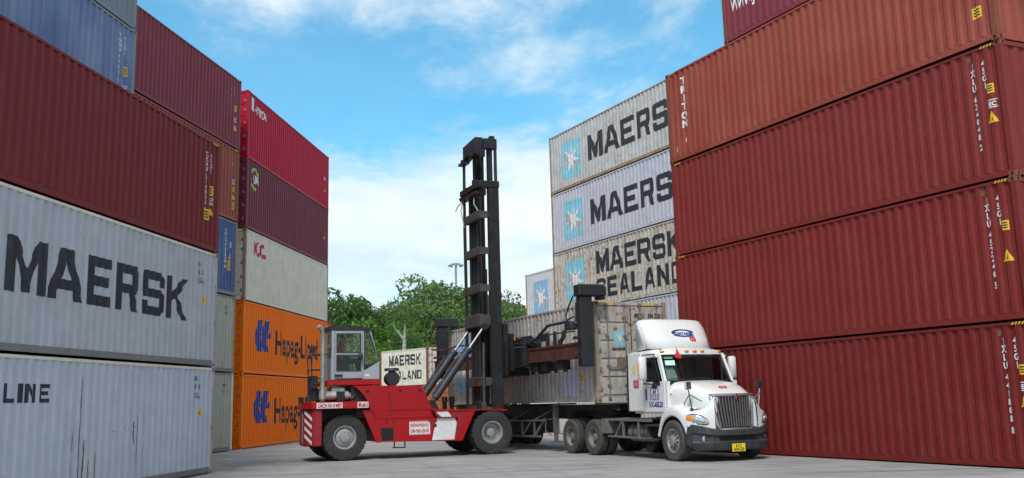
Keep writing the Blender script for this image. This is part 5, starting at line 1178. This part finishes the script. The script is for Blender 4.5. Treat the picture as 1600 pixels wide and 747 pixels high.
# mast
mst = put('mast', None, None, fork, (0, 0.66*0.14, 0)); mst.scale = (1, 0.86, 1)
def rail(y, a0, a1, z0, z1, dirn, nm='outer_rail', fl=0.16):
    mb = MB(); mb.box(a0+0.051, a1-0.051, y-0.025, y+0.025, z0, z1)
    ylo, yhi = (y-0.03, y+fl) if dirn > 0 else (y-fl, y+0.03)
    mb.box(a0, a0+0.05, ylo, yhi, z0, z1, bev=0.006); mb.box(a1-0.05, a1, ylo, yhi, z0, z1, bev=0.006)
    return part(nm, mb, M_mast, mst)
rail(0.66, 0.27, 0.62, 0.75, 8.42, 1, fl=0.20); rail(2.34, 0.10, 0.52, 0.75, 8.42, -1, fl=0.22)
rail(0.90, 0.34, 0.50, 0.80, 10.02, 1, 'inner_rail', 0.14); rail(2.12, 0.20, 0.44, 0.80, 10.02, -1, 'inner_rail', 0.14)
for y in (0.78, 2.22):
    mb = MB(); mb.cyl((0.57, y, 0.8), (0.57, y, 5.9), 0.10, seg=16); lc = part('lift_cylinder', mb, M_mast, mst, smooth=True); mb = MB(); mb.cyl((0.57, y, 5.9), (0.57, y, 9.98), 0.055, seg=14); part('lift_rod', mb, M_mast, lc, smooth=True)
mb = MB(); mb.cyl((0.26, 1.86, 0.8), (0.26, 1.86, 8.3), 0.115, seg=18); mb.cyl((0.20, 2.10, 0.8), (0.20, 2.10, 8.3), 0.06, seg=14); part('hose_column', mb, M_mast, mst, smooth=True, angle=40)
for y in (1.95, 2.06):
    mb = MB(); mb.box(0.40, 0.44, y-0.05, y+0.05, 1.2, 9.7)
    part('lift_chain', mb, M_blk, mst)
for z_, h, a0, a1 in ((7.52, 0.27, -0.06, 0.10), (6.34, 0.27, -0.06, 0.10), (5.14, 0.27, -0.06, 0.10), (4.12, 0.40, -0.10, 0.10), (2.2, 0.30, -0.04, 0.09), (1.25, 0.4, -0.04, 0.09)):
    mb = MB(); mb.box(a0, a1, 0.86, 2.42, z_-h/2, z_+h/2, bev=0.02); mb.prism([(a0+0.005, z_-h/2+0.01), (a0+0.005, z_+h/2-0.01), (0.30, z_+h/2-0.04), (0.30, z_-h/2+0.04)], 0.70, 0.86); part('cross_beam', mb, M_dusty, mst)
mb = MB(); mb.box(-0.14, 0.08, 0.72, 2.60, 8.38, 8.56, bev=0.01); mb.box(-0.10, 0.64, 0.60, 0.96, 8.40, 8.62, bev=0.02); mb.box(-0.10, 0.64, 2.04, 2.40, 8.40, 8.62, bev=0.02); mb.box(-0.16, 0.10, 0.8, 2.56, 8.20, 8.30); mb.box(-0.10, 0.16, 1.1, 1.3, 8.561, 8.72); mb.box(-0.12, 0.0, 2.45, 2.75, 8.30, 8.36)
part('outer_mast_head', mb, M_mast, mst)
mb = MB(); mb.prism([(0.80, 9.54), (1.02, 9.60), (1.25, 9.66), (1.75, 9.66), (2.0, 9.60), (2.22, 9.54), (2.22, 10.02), (0.80, 10.10)], -0.12, 0.16, 'yz', bev=0.01)
mb.box(0.16, 0.62, 0.70, 1.00, 9.72, 10.06, bev=0.02); mb.box(0.16, 0.62, 2.0, 2.30, 9.72, 10.06, bev=0.02); mb.box(0.40, 0.56, 0.76, 0.96, 10.06, 10.16); mb.box(-0.16, 0.06, 2.0, 2.66, 9.44, 9.52); mb.box(-0.16, -0.04, 2.2, 2.36, 9.52, 9.60)
part('inner_mast_head', mb, M_mast, mst)
for (y, zt) in ((2.48, 8.3), (2.44, 9.5), (2.28, 9.5)):
    mb = MB(); mb.tube([(-0.04, y, zt), (-0.05, y, zt-1.2), (-0.02, y+0.02, 4.3), (-0.05, y, 1.4)], 0.028 if zt > 9 else 0.022); part('mast_hose', mb, M_blk, mst)
for pts in ([(-0.05, 1.2, 8.25), (-0.12, 1.05, 7.9), (0.0, 0.92, 7.62)], [(-0.08, 2.35, 8.25), (-0.15, 2.45, 7.9), (-0.05, 2.4, 7.3)], [(-0.1, 2.3, 8.2), (-0.2, 2.65, 8.05), (-0.25, 2.75, 7.9)]):
    mb = MB(); mb.tube(pts, 0.018); part('mast_hose', mb, M_alu, mst)
mb = MB(); mb.tube([(-0.02, 0.66, 1.32), (0.0, 0.66, 3.4)], 0.045, 10); mb.box(-0.10, 0.04, 0.60, 0.74, 1.34, 1.55, bev=0.01); part('hydraulic_line', mb, M_dusty, mst)
mb = MB(); mb.box(-0.12, 0.10, 0.86, 1.15, 1.32, 1.60, bev=0.02); part('hydraulic_block', mb, M_blk, mst)
# carriage between the mast and the spreader
mb = MB(); mb.box(0.64, 0.80, 0.55, 2.45, 2.3, 4.0, bev=0.02); mb.box(0.80, 1.10, 0.8, 1.1, 2.5, 3.7, bev=0.02); mb.box(0.80, 1.10, 1.9, 2.2, 2.5, 3.7, bev=0.02); mb.box(0.60, 0.66, 0.30, 0.62, 2.4, 3.4); part('carriage', mb, M_mast, fork)
# spreader, built in the trailer's frame and turned into the forklift's own
spr = put('spreader', None, None, fork)
def spart(name, mb, mat, **k):
    bmesh.ops.transform(mb.bm, matrix=T2K, verts=list(mb.bm.verts)); return part(name, mb, mat, spr, **k)
YS0, YS1 = -1.86, -1.48
mb = MB(); mb.box(-3.35, 0.03, YS0+0.06, YS1, 2.72, 3.17, bev=0.015); mb.box(-3.35, 0.03, YS0+0.03, YS0+0.055, 2.72, 2.78); mb.box(-3.35, 0.03, YS0+0.03, YS0+0.055, 3.11, 3.17); spart('telescopic_beam', mb, M_brown)
mb = MB(); mb.box(-12.1, -6.0, YS0+0.06, YS1, 2.72, 3.17, bev=0.015); mb.box(-12.1, -6.0, YS0+0.03, YS0+0.055, 2.72, 2.78); mb.box(-12.1, -6.0, YS0+0.03, YS0+0.055, 3.11, 3.17); spart('telescopic_beam', mb, M_brown)
mb = MB(); mb.box(-6.0, -3.3, YS0-0.10, YS1+0.02, 2.62, 3.26, bev=0.03)
for x in (-5.55, -4.85, -4.1, -3.5): mb.box(x, x+0.10, YS0-0.15, YS0-0.101, 2.66, 3.22)
mb.box(-6.7, -6.05, YS0-0.2, YS1, 2.40, 3.55, bev=0.03); mb.box(-5.9, -4.2, YS0, YS1+0.1, 2.36, 2.615)
spart('spreader_frame', mb, M_mast)
mb = MB(); mb.cyl((-5.3, YS0-0.115, 2.92), (-5.3, YS0-0.20, 2.92), 0.17, seg=20); mb.cyl((-4.5, YS0-0.115, 2.92), (-4.5, YS0-0.20, 2.92), 0.13, seg=20)
rnd = random.Random(5)
for k in range(10):
    x = -5.7+k*0.26; mb.box(x, x+rnd.uniform(.1, .22), YS0+rnd.uniform(-.05, .1), YS1-0.05, 3.265, 3.30+rnd.uniform(.02, .22), bev=0.01)
mb.tube([(-6.0, YS0, 3.45), (-5.2, YS0-0.05, 3.55), (-4.4, YS0, 3.42), (-3.6, YS0, 3.50)], 0.025); mb.tube([(-6.0, YS0+.1, 3.35), (-5.0, YS0+0.05, 3.48), (-4.0, YS0+.1, 3.33), (-3.0, YS0+.1, 3.28)], 0.02)
mb.box(-4.0, -3.0, YS0+0.05, YS1-0.02, 3.20, 3.36, bev=0.02)
spart('hydraulic_pack', mb, M_blk)
mb = MB(); mb.cyl((-4.55, YS0+0.1, 3.50), (-4.55, YS0+0.1, 3.60), 0.07, seg=12); spart('work_lamp', mb, M_amber, smooth=True)
mb = MB(); mb.cyl((-6.55, YS0-0.1, 3.84), (-6.48, YS0-0.2, 3.84), 0.10, seg=16); mb.tube([(-6.5, YS0-0.1, 3.5), (-6.52, YS0-0.1, 3.8)], 0.02); spart('work_lamp', mb, M_chrome, smooth=True)
for x in (-5.9, -5.25, -4.75, -3.2, -2.55, -1.45):
    mb = MB(); mb.box(x, x+0.32, YS1-0.28, YS1+0.02, 2.44, 2.715, bev=0.01); spart('guide_block', mb, M_blk)
# hose arm
mb = MB(); mb.tube([(-3.4, YS0+0.05, 3.28), (-2.7, YS0+0.05, 3.45), (-1.85, YS0+0.05, 3.78), (-0.6, YS0+0.05, 3.80), (-0.25, YS0+0.1, 3.74)], 0.045, 10); mb.tube([(-3.6, YS0+0.12, 3.40), (-1.7, YS0+0.12, 3.52), (-0.25, YS0+0.12, 3.50)], 0.02); mb.box(-0.7, -0.2, YS0, YS0+0.2, 3.55, 3.76, bev=0.03); spart('hose_arm', mb, M_cyl)
# end arms with top hooks
def arm(xc, sgn):
    mb = MB(); mb.box(xc-0.12, xc+0.16, YS0+0.04, YS1+0.04, 2.48, 4.46, bev=0.02); mb.box(xc-0.22, xc-0.165, YS0+0.05, YS1, 3.75, 4.3, bev=0.01)
    a = spart('gripper_arm', mb, M_cabd)
    mb = MB(); mb.box(xc-0.16, xc+0.22, YS0-0.02, -1.02, 4.465, 4.80, bev=0.03); mb.box(xc-0.12, xc+0.16, -1.20, -1.02, 4.37, 4.464); o = spart('hook_head', mb, M_cabd)
    mb = MB(); mb.tube([(xc-0.2, YS0, 4.5), (xc-0.42, YS0-0.05, 4.2), (xc-0.62, YS0-0.05, 3.95), (xc-0.55, YS0-0.05, 3.82), (xc-0.25, YS0, 3.9)], 0.025); spart('arm_hose', mb, M_blk)
    mb = MB()
    for z_ in (2.7, 3.25): mb.box(xc-0.22, xc+0.24, YS0-0.05, YS0-0.021, z_, z_+0.08)
    spart('arm_collar', mb, M_cabd)
arm(0.16, 1); arm(-11.70, -1)
mb = MB(); mb.tube([(-12.2, YS0, 3.62), (-11.0, YS0, 3.52), (-9.5, YS0+0.05, 3.62), (-8.0, YS0+0.05, 3.55), (-6.5, YS0, 3.58)], 0.03); mb.tube([(-11.7, YS0, 3.28), (-9, YS0, 3.35), (-6.6, YS0, 3.40)], 0.02); spart('hose_rail', mb, M_brown)

# ------------------------------------------------------------------ operator
def skin_obj(name, verts, edges, radii, mat, parent, root=0, sub=2):
    me = bpy.data.meshes.new(name); me.from_pydata(verts, edges, []); 
    o = put(name, me, mat, parent)
    sk = o.modifiers.new('skin', 'SKIN'); sk.use_smooth_shade = True
    bm = bmesh.new(); bm.from_mesh(me); ly = bm.verts.layers.skin.verify()
    for i, v in enumerate(bm.verts):
        r = radii[i]; v[ly].radius = r if isinstance(r, tuple) else (r, r); v[ly].use_root = (i == root)
    bm.to_mesh(me); bm.free()
    ss = o.modifiers.new('sub', 'SUBSURF'); ss.levels = sub; ss.render_levels = sub
    return o
pers = thing('person', 'person in a red shirt sitting at the wheel inside the grey forklift cab', 'person', KC+Vector((cos(KH)*-4.42-sin(KH)*1.12, sin(KH)*-4.42+cos(KH)*1.12, 0)), KH)
M_skin = paint('skin', (0.36, 0.19, 0.12, 1), 0.55, var=0.08); M_shirt = paint('shirt_red', (0.50, 0.03, 0.05, 1), 0.85, var=0.2, scale=6); M_trou = paint('trousers_dark', (0.03, 0.035, 0.05, 1), 0.9, var=0.2); M_hair = paint('hair_black', (0.012, 0.010, 0.010, 1), 0.6, var=0.3)
Vb = [(0, 0, 2.88), (0.0, 0, 3.05), (0.01, 0, 3.22), (0.02, 0, 3.34), (0.03, 0, 3.41), (0.045, 0, 3.49), (0.055, 0, 3.57), (0.05, 0, 3.64)]; Eb = [(i, i+1) for i in range(7)]; Rb = [(0.14, 0.15), (0.12, 0.13), (0.13, 0.15), (0.09, 0.09), 0.05, (0.075, 0.065), (0.092, 0.075), (0.06, 0.05)]
def limb(pts, rs, at):
    i0 = len(Vb); Vb.extend(pts); Rb.extend(rs); Eb.append((at, i0)); Eb.extend((i0+k, i0+k+1) for k in range(len(pts)-1))
for s_ in (-1, 1):
    limb([(0.02, s_*0.19, 3.30), (0.10, s_*0.23, 3.05), (0.33, s_*0.19, 3.03), (0.50, s_*0.13, 3.06), (0.55, s_*0.12, 3.06)], [0.062, 0.046, 0.036, 0.028, 0.036], 3)
    limb([(0.10, s_*0.11, 2.86), (0.48, s_*0.13, 2.88), (0.60, s_*0.13, 2.52), (0.62, s_*0.13, 2.42), (0.74, s_*0.13, 2.40)], [0.09, 0.065, 0.05, 0.04, 0.035], 0)
skin_obj('body', Vb, Eb, Rb, M_skin, pers)
skin_obj('shirt', [(0, 0, 2.90), (0, 0, 3.05), (0.01, 0, 3.22), (0.02, 0, 3.345), (0.02, -0.195, 3.30), (0.06, -0.215, 3.16), (0.02, 0.195, 3.30), (0.06, 0.215, 3.16)], [(0, 1), (1, 2), (2, 3), (3, 4), (4, 5), (3, 6), (6, 7)], [(0.16, 0.17), (0.142, 0.152), (0.15, 0.17), (0.10, 0.10), 0.082, 0.07, 0.082, 0.07], M_shirt, pers)
skin_obj('trousers', [(0, 0, 2.885), (0.10, -0.11, 2.87), (0.48, -0.13, 2.89), (0.60, -0.13, 2.55), (0.10, 0.11, 2.87), (0.48, 0.13, 2.89), (0.60, 0.13, 2.55)], [(0, 1), (1, 2), (2, 3), (0, 4), (4, 5), (5, 6)], [(0.155, 0.165), 0.105, 0.078, 0.06, 0.105, 0.078, 0.06], M_trou, pers)
skin_obj('hair', [(0.01, 0, 3.58), (0.03, 0, 3.645), (0.06, 0, 3.675)], [(0, 1), (1, 2)], [(0.075, 0.075), (0.088, 0.080), (0.06, 0.05)], M_hair, pers)
def head_bit(name, c, r, mat):
    mb = MB(); b = bmesh.new(); bmesh.ops.create_uvsphere(b, u_segments=10, v_segments=8, radius=1)
    for v in b.verts: v.co = Vector((c[0]+v.co.x*r[0], c[1]+v.co.y*r[1], c[2]+v.co.z*r[2]))
    mb.merge(b); return part(name, mb, mat, pers, smooth=True, angle=70)
head_bit('nose', (0.138, 0, 3.535), (0.022, 0.016, 0.028), M_skin)
for s_ in (-1, 1): head_bit('eye', (0.132, s_*0.032, 3.565), (0.012, 0.016, 0.010), M_hair); head_bit('ear', (0.045, s_*0.083, 3.55), (0.022, 0.014, 0.034), M_skin)
head_bit('mouth', (0.135, 0, 3.495), (0.010, 0.026, 0.008), paint('lips', (0.25, 0.08, 0.07, 1), 0.5, var=0.1))
for s_ in (-1, 1):
    for k, (dy, L) in enumerate(((-.022, .055), (-.008, .065), (.007, .06), (.021, .048))):
        mb = MB(); p = Vector((0.57, s_*0.12+dy, 3.065)); mb.tube([p, p+Vector((L*.5, 0, .004)), p+Vector((L*.75, 0, -L*.3)), p+Vector((L*.55, 0, -L*.55))], [0.0095, 0.009, 0.008, 0.007], 6); part('finger', mb, M_skin, pers, smooth=True, angle=70)
    mb = MB(); p = Vector((0.54, s_*0.10, 3.07)); mb.tube([p, p+Vector((.03, -s_*.025, .0)), p+Vector((.055, -s_*.03, -.01))], [0.011, 0.010, 0.008], 6); part('thumb', mb, M_skin, pers, smooth=True, angle=70)

# ------------------------------------------------------------------ trees and mast lamp behind the yard
def leaf_mat(name, c1, c2, c3):
    mt, t, b = base_mat(name)
    tcn = t.nodes.new('ShaderNodeTexCoord'); v = tcn.outputs['Object']
    oi = t.nodes.new('ShaderNodeNewGeometry')
    c = mixc(t, rng(t, nz(t, v, 0.35, 3), 0.38, 0.62), c1, c2)
    c = mixc(t, rng(t, oi.outputs['Random Per Island'], 0.55, 1.0), c, c3)
    t.links.new(c, b.inputs['Base Color']); b.inputs['Roughness'].default_value = 0.6; b.inputs['Specular IOR Level'].default_value = 0.3
    tr = t.nodes.new('ShaderNodeBsdfTranslucent'); t.links.new(c, tr.inputs[0])
    x = t.nodes.new('ShaderNodeMixShader'); x.inputs[0].default_value = 0.3
    t.links.new(b.outputs[0], x.inputs[1]); t.links.new(tr.outputs[0], x.inputs[2]); t.links.new(x.outputs[0], t.nodes['Material Output'].inputs[0])
    return mt
LEAF = [leaf_mat('leaves_mid', (0.085, 0.155, 0.045, 1), (0.13, 0.21, 0.06, 1), (0.18, 0.27, 0.08, 1)),
        leaf_mat('leaves_dark', (0.042, 0.10, 0.026, 1), (0.07, 0.15, 0.035, 1), (0.11, 0.20, 0.045, 1)),
        leaf_mat('leaves_bright', (0.060, 0.17, 0.022, 1), (0.11, 0.25, 0.035, 1), (0.19, 0.31, 0.06, 1)),
        leaf_mat('leaves_grey', (0.060, 0.085, 0.050, 1), (0.085, 0.115, 0.065, 1), (0.13, 0.15, 0.09, 1)),
        leaf_mat('leaves_brownish', (0.075, 0.090, 0.035, 1), (0.10, 0.12, 0.045, 1), (0.20, 0.13, 0.07, 1))]
M_bark = paint('bark', (0.11, 0.085, 0.06, 1), 0.9, var=0.35, scale=5); M_pale = paint('pale_bark', (0.40, 0.38, 0.31, 1), 0.85, var=0.25, scale=5)
def crown_mesh(seed, R, H, leaf=0.20, clumps=60, per=150, airy=0.0):
    rnd = random.Random(seed); vs, fs = [], []
    cl = []
    for k in range(clumps):
        while True:
            p = Vector((rnd.uniform(-1, 1), rnd.uniform(-1, 1), rnd.uniform(-1, 1)))
            if 0.30 < p.length < 1.0: break
        q = Vector((p.x*R, p.y*R, p.z*H/2)); cl.append((q, rnd.uniform(0.16, 0.34)*R*(1-airy*0.3)))
    for q, r in cl:
        n = int(per*(r/(0.25*R))**2)
        for _ in range(n):
            d = Vector((rnd.gauss(0, 1), rnd.gauss(0, 1), rnd.gauss(0, 1))).normalized()*r*rnd.uniform(0.45, 1.08)**0.7
            d.z *= 0.75; c = q+d; s = leaf*0.8*rnd.uniform(0.5, 1.35)
            a = Vector((rnd.gauss(0, 1), rnd.gauss(0, 1), rnd.gauss(0, 0.6))).normalized(); b = a.cross(Vector((rnd.gauss(0, 1), rnd.gauss(0, 1), rnd.gauss(0, 1)))).normalized()
            i = len(vs); vs += [c-a*s, c-b*s*0.5+Vector((0, 0, .04)), c+a*s, c+b*s*0.5+Vector((0, 0, .04))]; fs.append((i, i+1, i+2, i+3))
    me = bpy.data.meshes.new('crown'); me.from_pydata(vs, [], fs); me.update(); return me, [c for c, _ in cl]
def trunk_mesh(seed, Ht, base, R, H, tips):
    rnd = random.Random(seed); mb = MB(); cz_ = Ht
    mb.tube([(0, 0, 0), (0.1, 0.05, Ht*0.3), (0.0, 0.12, Ht*0.6), (0.05, 0, Ht)], [base, base*0.8, base*0.62, base*0.4], 9)
    for t_ in rnd.sample(tips, min(9, len(tips))):
        z0 = Ht*rnd.uniform(0.45, 0.95); e = Vector((t_.x, t_.y, t_.z+Ht)); s = Vector((0.03, 0.05, z0)); m_ = s.lerp(e, 0.5)+Vector((0, 0, -0.2))
        mb.tube([s, m_, e], [base*0.34, base*0.2, base*0.05], 6)
    return mb.mesh('trunk', True)
KIND = {}
def tree(label, x, y, ztop, R, H, mat, kind=0, leaf=0.2, airy=0.0, seed=0, rot=0.0, group='trees behind the container yard'):
    key = (kind, leaf)
    if key not in KIND:
        KIND[key] = crown_mesh(100+kind, 4.0, 7.0, leaf, 72 if kind != 3 else 46, 230 if kind != 3 else 170, airy)
    me, tips = KIND[key]
    sc = R/4.0; sz = H/7.0; Ht = ztop-H/2
    t = thing('leafy_tree', label, 'tree', (x, y, 0), rot, group)
    o = put('crown', me, mat, t, (0, 0, Ht)); o.scale = (sc, sc, sz)
    tm = trunk_mesh(seed+50, Ht, 0.28, R, H, [Vector((p.x*sc, p.y*sc, p.z*sz)) for p in tips]); put('trunk', tm, M_bark, t)
    return t
def bp(u, v, y):
    d = _R*((u-800)/1605.5)-_V*((v-373.5+57.28)/1605.5)+_F; k = y/d.y; return Vector((d.x*k, y, 1.575+d.z*k))
TREES = [  # label, px centre, px top, depth, R, H, leaf, kind, leaf size
 ('dark broad-leaved tree at the left edge of the tree line, beside the cream container', 522, 450, 74, 4.2, 9.5, 1, 0, .19),
 ('dark leafy tree with a branch reaching right, second from the left', 549, 476, 72, 3.2, 7.5, 1, 1, .19),
 ('small greyish tree rising behind the bright green ones', 583, 452, 92, 3.4, 6.0, 3, 3, .16),
 ('thin grey-green tree, left of the rounded tall one', 560, 466, 95, 3.0, 6.0, 3, 3, .16),
 ('bright green low tree above the forklift cab roof', 592, 486, 70, 3.0, 7.0, 2, 1, .18),
 ('bright green bushy tree just right of the cab roof', 612, 500, 66, 2.8, 6.0, 2, 0, .18),
 ('deep green tree behind the bare pale trunk', 640, 486, 75, 3.4, 8.0, 1, 2, .2),
 ('tallest rounded pale-green tree in the middle of the tree line', 672, 437, 92, 6.4, 12.0, 0, 2, .17),
 ('loose mid-green tree filling the left shoulder of the tallest one', 634, 457, 88, 4.4, 9.0, 0, 3, .17),
 ('feathery green tree behind the spreader left arm', 690, 470, 80, 4.0, 9.0, 0, 0, .17),
 ('brown-tinged tree directly under the tall lamp mast', 722, 452, 96, 4.6, 9.5, 4, 3, .17),
 ('mid-green tree left of the forklift mast', 706, 492, 74, 3.0, 7.0, 0, 1, .18),
 ('tree half hidden behind the black forklift mast', 752, 458, 90, 4.4, 9.5, 0, 2, .17),
 ('reddish-green tree between the forklift mast and white containers', 800, 446, 92, 4.6, 10.0, 4, 3, .16),
 ('dense green tree low between the mast and white containers', 788, 470, 80, 3.6, 8.0, 0, 0, .18),
 ('small green tree touching the pale blue star container', 822, 462, 88, 3.4, 8.0, 1, 1, .18),
 ('low dark tree behind the stained cream short container', 655, 516, 84, 4.0, 8.0, 1, 1, .2),
 ('low bright green tree right of the bare pale trunk', 662, 505, 72, 2.6, 6.0, 2, 2, .2),
 ('shaded green tree behind the forklift cab', 570, 510, 80, 4.0, 8.5, 1, 2, .2),
]
for i, (lb, u, v, y, R, H, mt_, kd, lf) in enumerate(TREES):
    yo = y; v += 13 if u < 630 else 8; y = y*0.55+55 if y < 104 else y; sc0 = y/yo; R *= sc0; H *= sc0; p = bp(u, v, y); tree(lb, p.x, y, p.z, R, H, LEAF[mt_], kd, lf, 0.5 if kd == 3 else 0, seed=i, rot=i*1.3)
# understorey that reads as one green mass behind the trees
rnd = random.Random(9); vs, fs = [], []
for k in range(26000):
    u = rnd.uniform(0, 1); x = -32+u*46; y = 122+rnd.uniform(-3, 3); z_ = rnd.uniform(0, 1)**0.8*(9.5+1.6*sin(x*0.55)+1.2*sin(x*1.7+2))
    c = Vector((x, y+0.8*sin(z_*2+x), z_)); s = rnd.uniform(.2, .42)
    a = Vector((rnd.gauss(0, 1), rnd.gauss(0, 1), rnd.gauss(0, .6))).normalized(); b = a.cross(Vector((rnd.gauss(0, 1), rnd.gauss(0, 1), rnd.gauss(0, 1)))).normalized()
    i = len(vs); vs += [c-a*s, c-b*s*.5, c+a*s, c+b*s*.5]; fs.append((i, i+1, i+2, i+3))
me = bpy.data.meshes.new('woodland'); me.from_pydata(vs, [], fs); tag(put('woodland', me, LEAF[1]), 'green undergrowth massed behind the trees', 'woodland', kind='stuff')
# pale bare tree
p = bp(631, 548, 87)
bt = thing('bare_tree', 'pale bare trunk forking into a Y above the stained cream short container', 'tree', (p.x, 87, 0))
mb = MB(); z1 = bp(631, 530, 87).z
mb.tube([(0, 0, 0), (0.0, 0, z1-1.6), (0.05, 0, z1)], [0.20, 0.17, 0.15], 10); part('trunk', mb, M_pale, bt, smooth=True)
for pts, r in (([(0.05, 0, z1-0.1), (-0.35, 0, z1+0.45), (-0.75, 0.1, z1+0.9), (-0.9, 0, z1+1.5)], .10), ([(0.05, 0, z1-0.1), (0.10, 0, z1+0.9), (0.12, 0, z1+1.8)], .12), ([(0.08, 0, z1), (0.55, 0, z1+0.4), (1.0, 0, z1+0.75), (1.3, 0.1, z1+0.8)], .08), ([(0.12, 0, z1+1.2), (0.6, 0, z1+1.7), (0.9, 0, z1+1.75)], .06), ([(0.12, 0, z1+1.4), (-0.5, 0, z1+1.8), (-1.0, 0, z1+1.8)], .06)):
    mb = MB(); mb.tube(pts, [r, r*.8, r*.5, r*.3][:len(pts)], 8); part('branch', mb, M_bark if r < 0.09 else M_pale, bt, smooth=True)
me, tips = crown_mesh(7, 1.9, 1.6, .18, 26, 60, .5); put('crown', me, LEAF[0], bt, (0.1, 0, z1+2.2))
# lamp mast
p = bp(712, 411, 128)
lm = thing('lamp_mast', 'tall thin lamp mast with a ring of floodlights, rising above the trees', 'lamp mast', (p.x, 128, 0))
M_galv = paint('galvanised_pole', (0.30, 0.32, 0.32, 1), 0.5, 0.3, var=0.15)
mb = MB(); mb.cyl((0, 0, 0), (0, 0, p.z), 0.26, 0.12, seg=14); part('pole', mb, M_galv, lm, smooth=True)
mb = MB(); mb.lathe([(0.62, -0.05), (0.68, 0), (0.62, 0.05), (0.56, 0), (0.62, -0.05)], (0, 0, p.z-0.15), (0, 0, 1), 20)
for k in range(4): mb.beam((0, 0, p.z-0.15), (0.62*cos(k*pi/2), 0.62*sin(k*pi/2), p.z-0.15), 0.05, 0.05)
part('lamp_ring', mb, M_galv, lm)
for k in range(8):
    a = 2*pi*k/8; mb = MB(); c = Vector((0.82*cos(a), 0.82*sin(a), p.z-0.32)); mb.box(c.x-0.16, c.x+0.16, c.y-0.16, c.y+0.16, c.z-0.12, c.z+0.10, bev=0.03); mb.beam((0.6*cos(a), 0.6*sin(a), p.z-0.15), (c.x, c.y, c.z+0.1), 0.04, 0.04)
    part('floodlight', mb, M_galv, lm)
# overhead wires
p0, p1 = bp(596, 528, 85), bp(712, 508, 86)
for k in range(3):
    a = p0+Vector((0, 0, -0.35*k)); b = p1+Vector((0, 0, -0.25*k)); pts = [a.lerp(b, t_/10)+Vector((0, 0, -0.5*4*(t_/10)*(1-t_/10))) for t_ in range(11)]
    mb = MB(); mb.tube(pts, 0.022, 6); o = part('overhead_wire', mb, M_cyl); tag(o, ['highest of the three thin wires crossing in front of the trees', 'middle one of the three thin wires in front of the trees', 'lowest of the three thin wires in front of the trees'][k], 'wire', 'overhead wires in front of the trees')
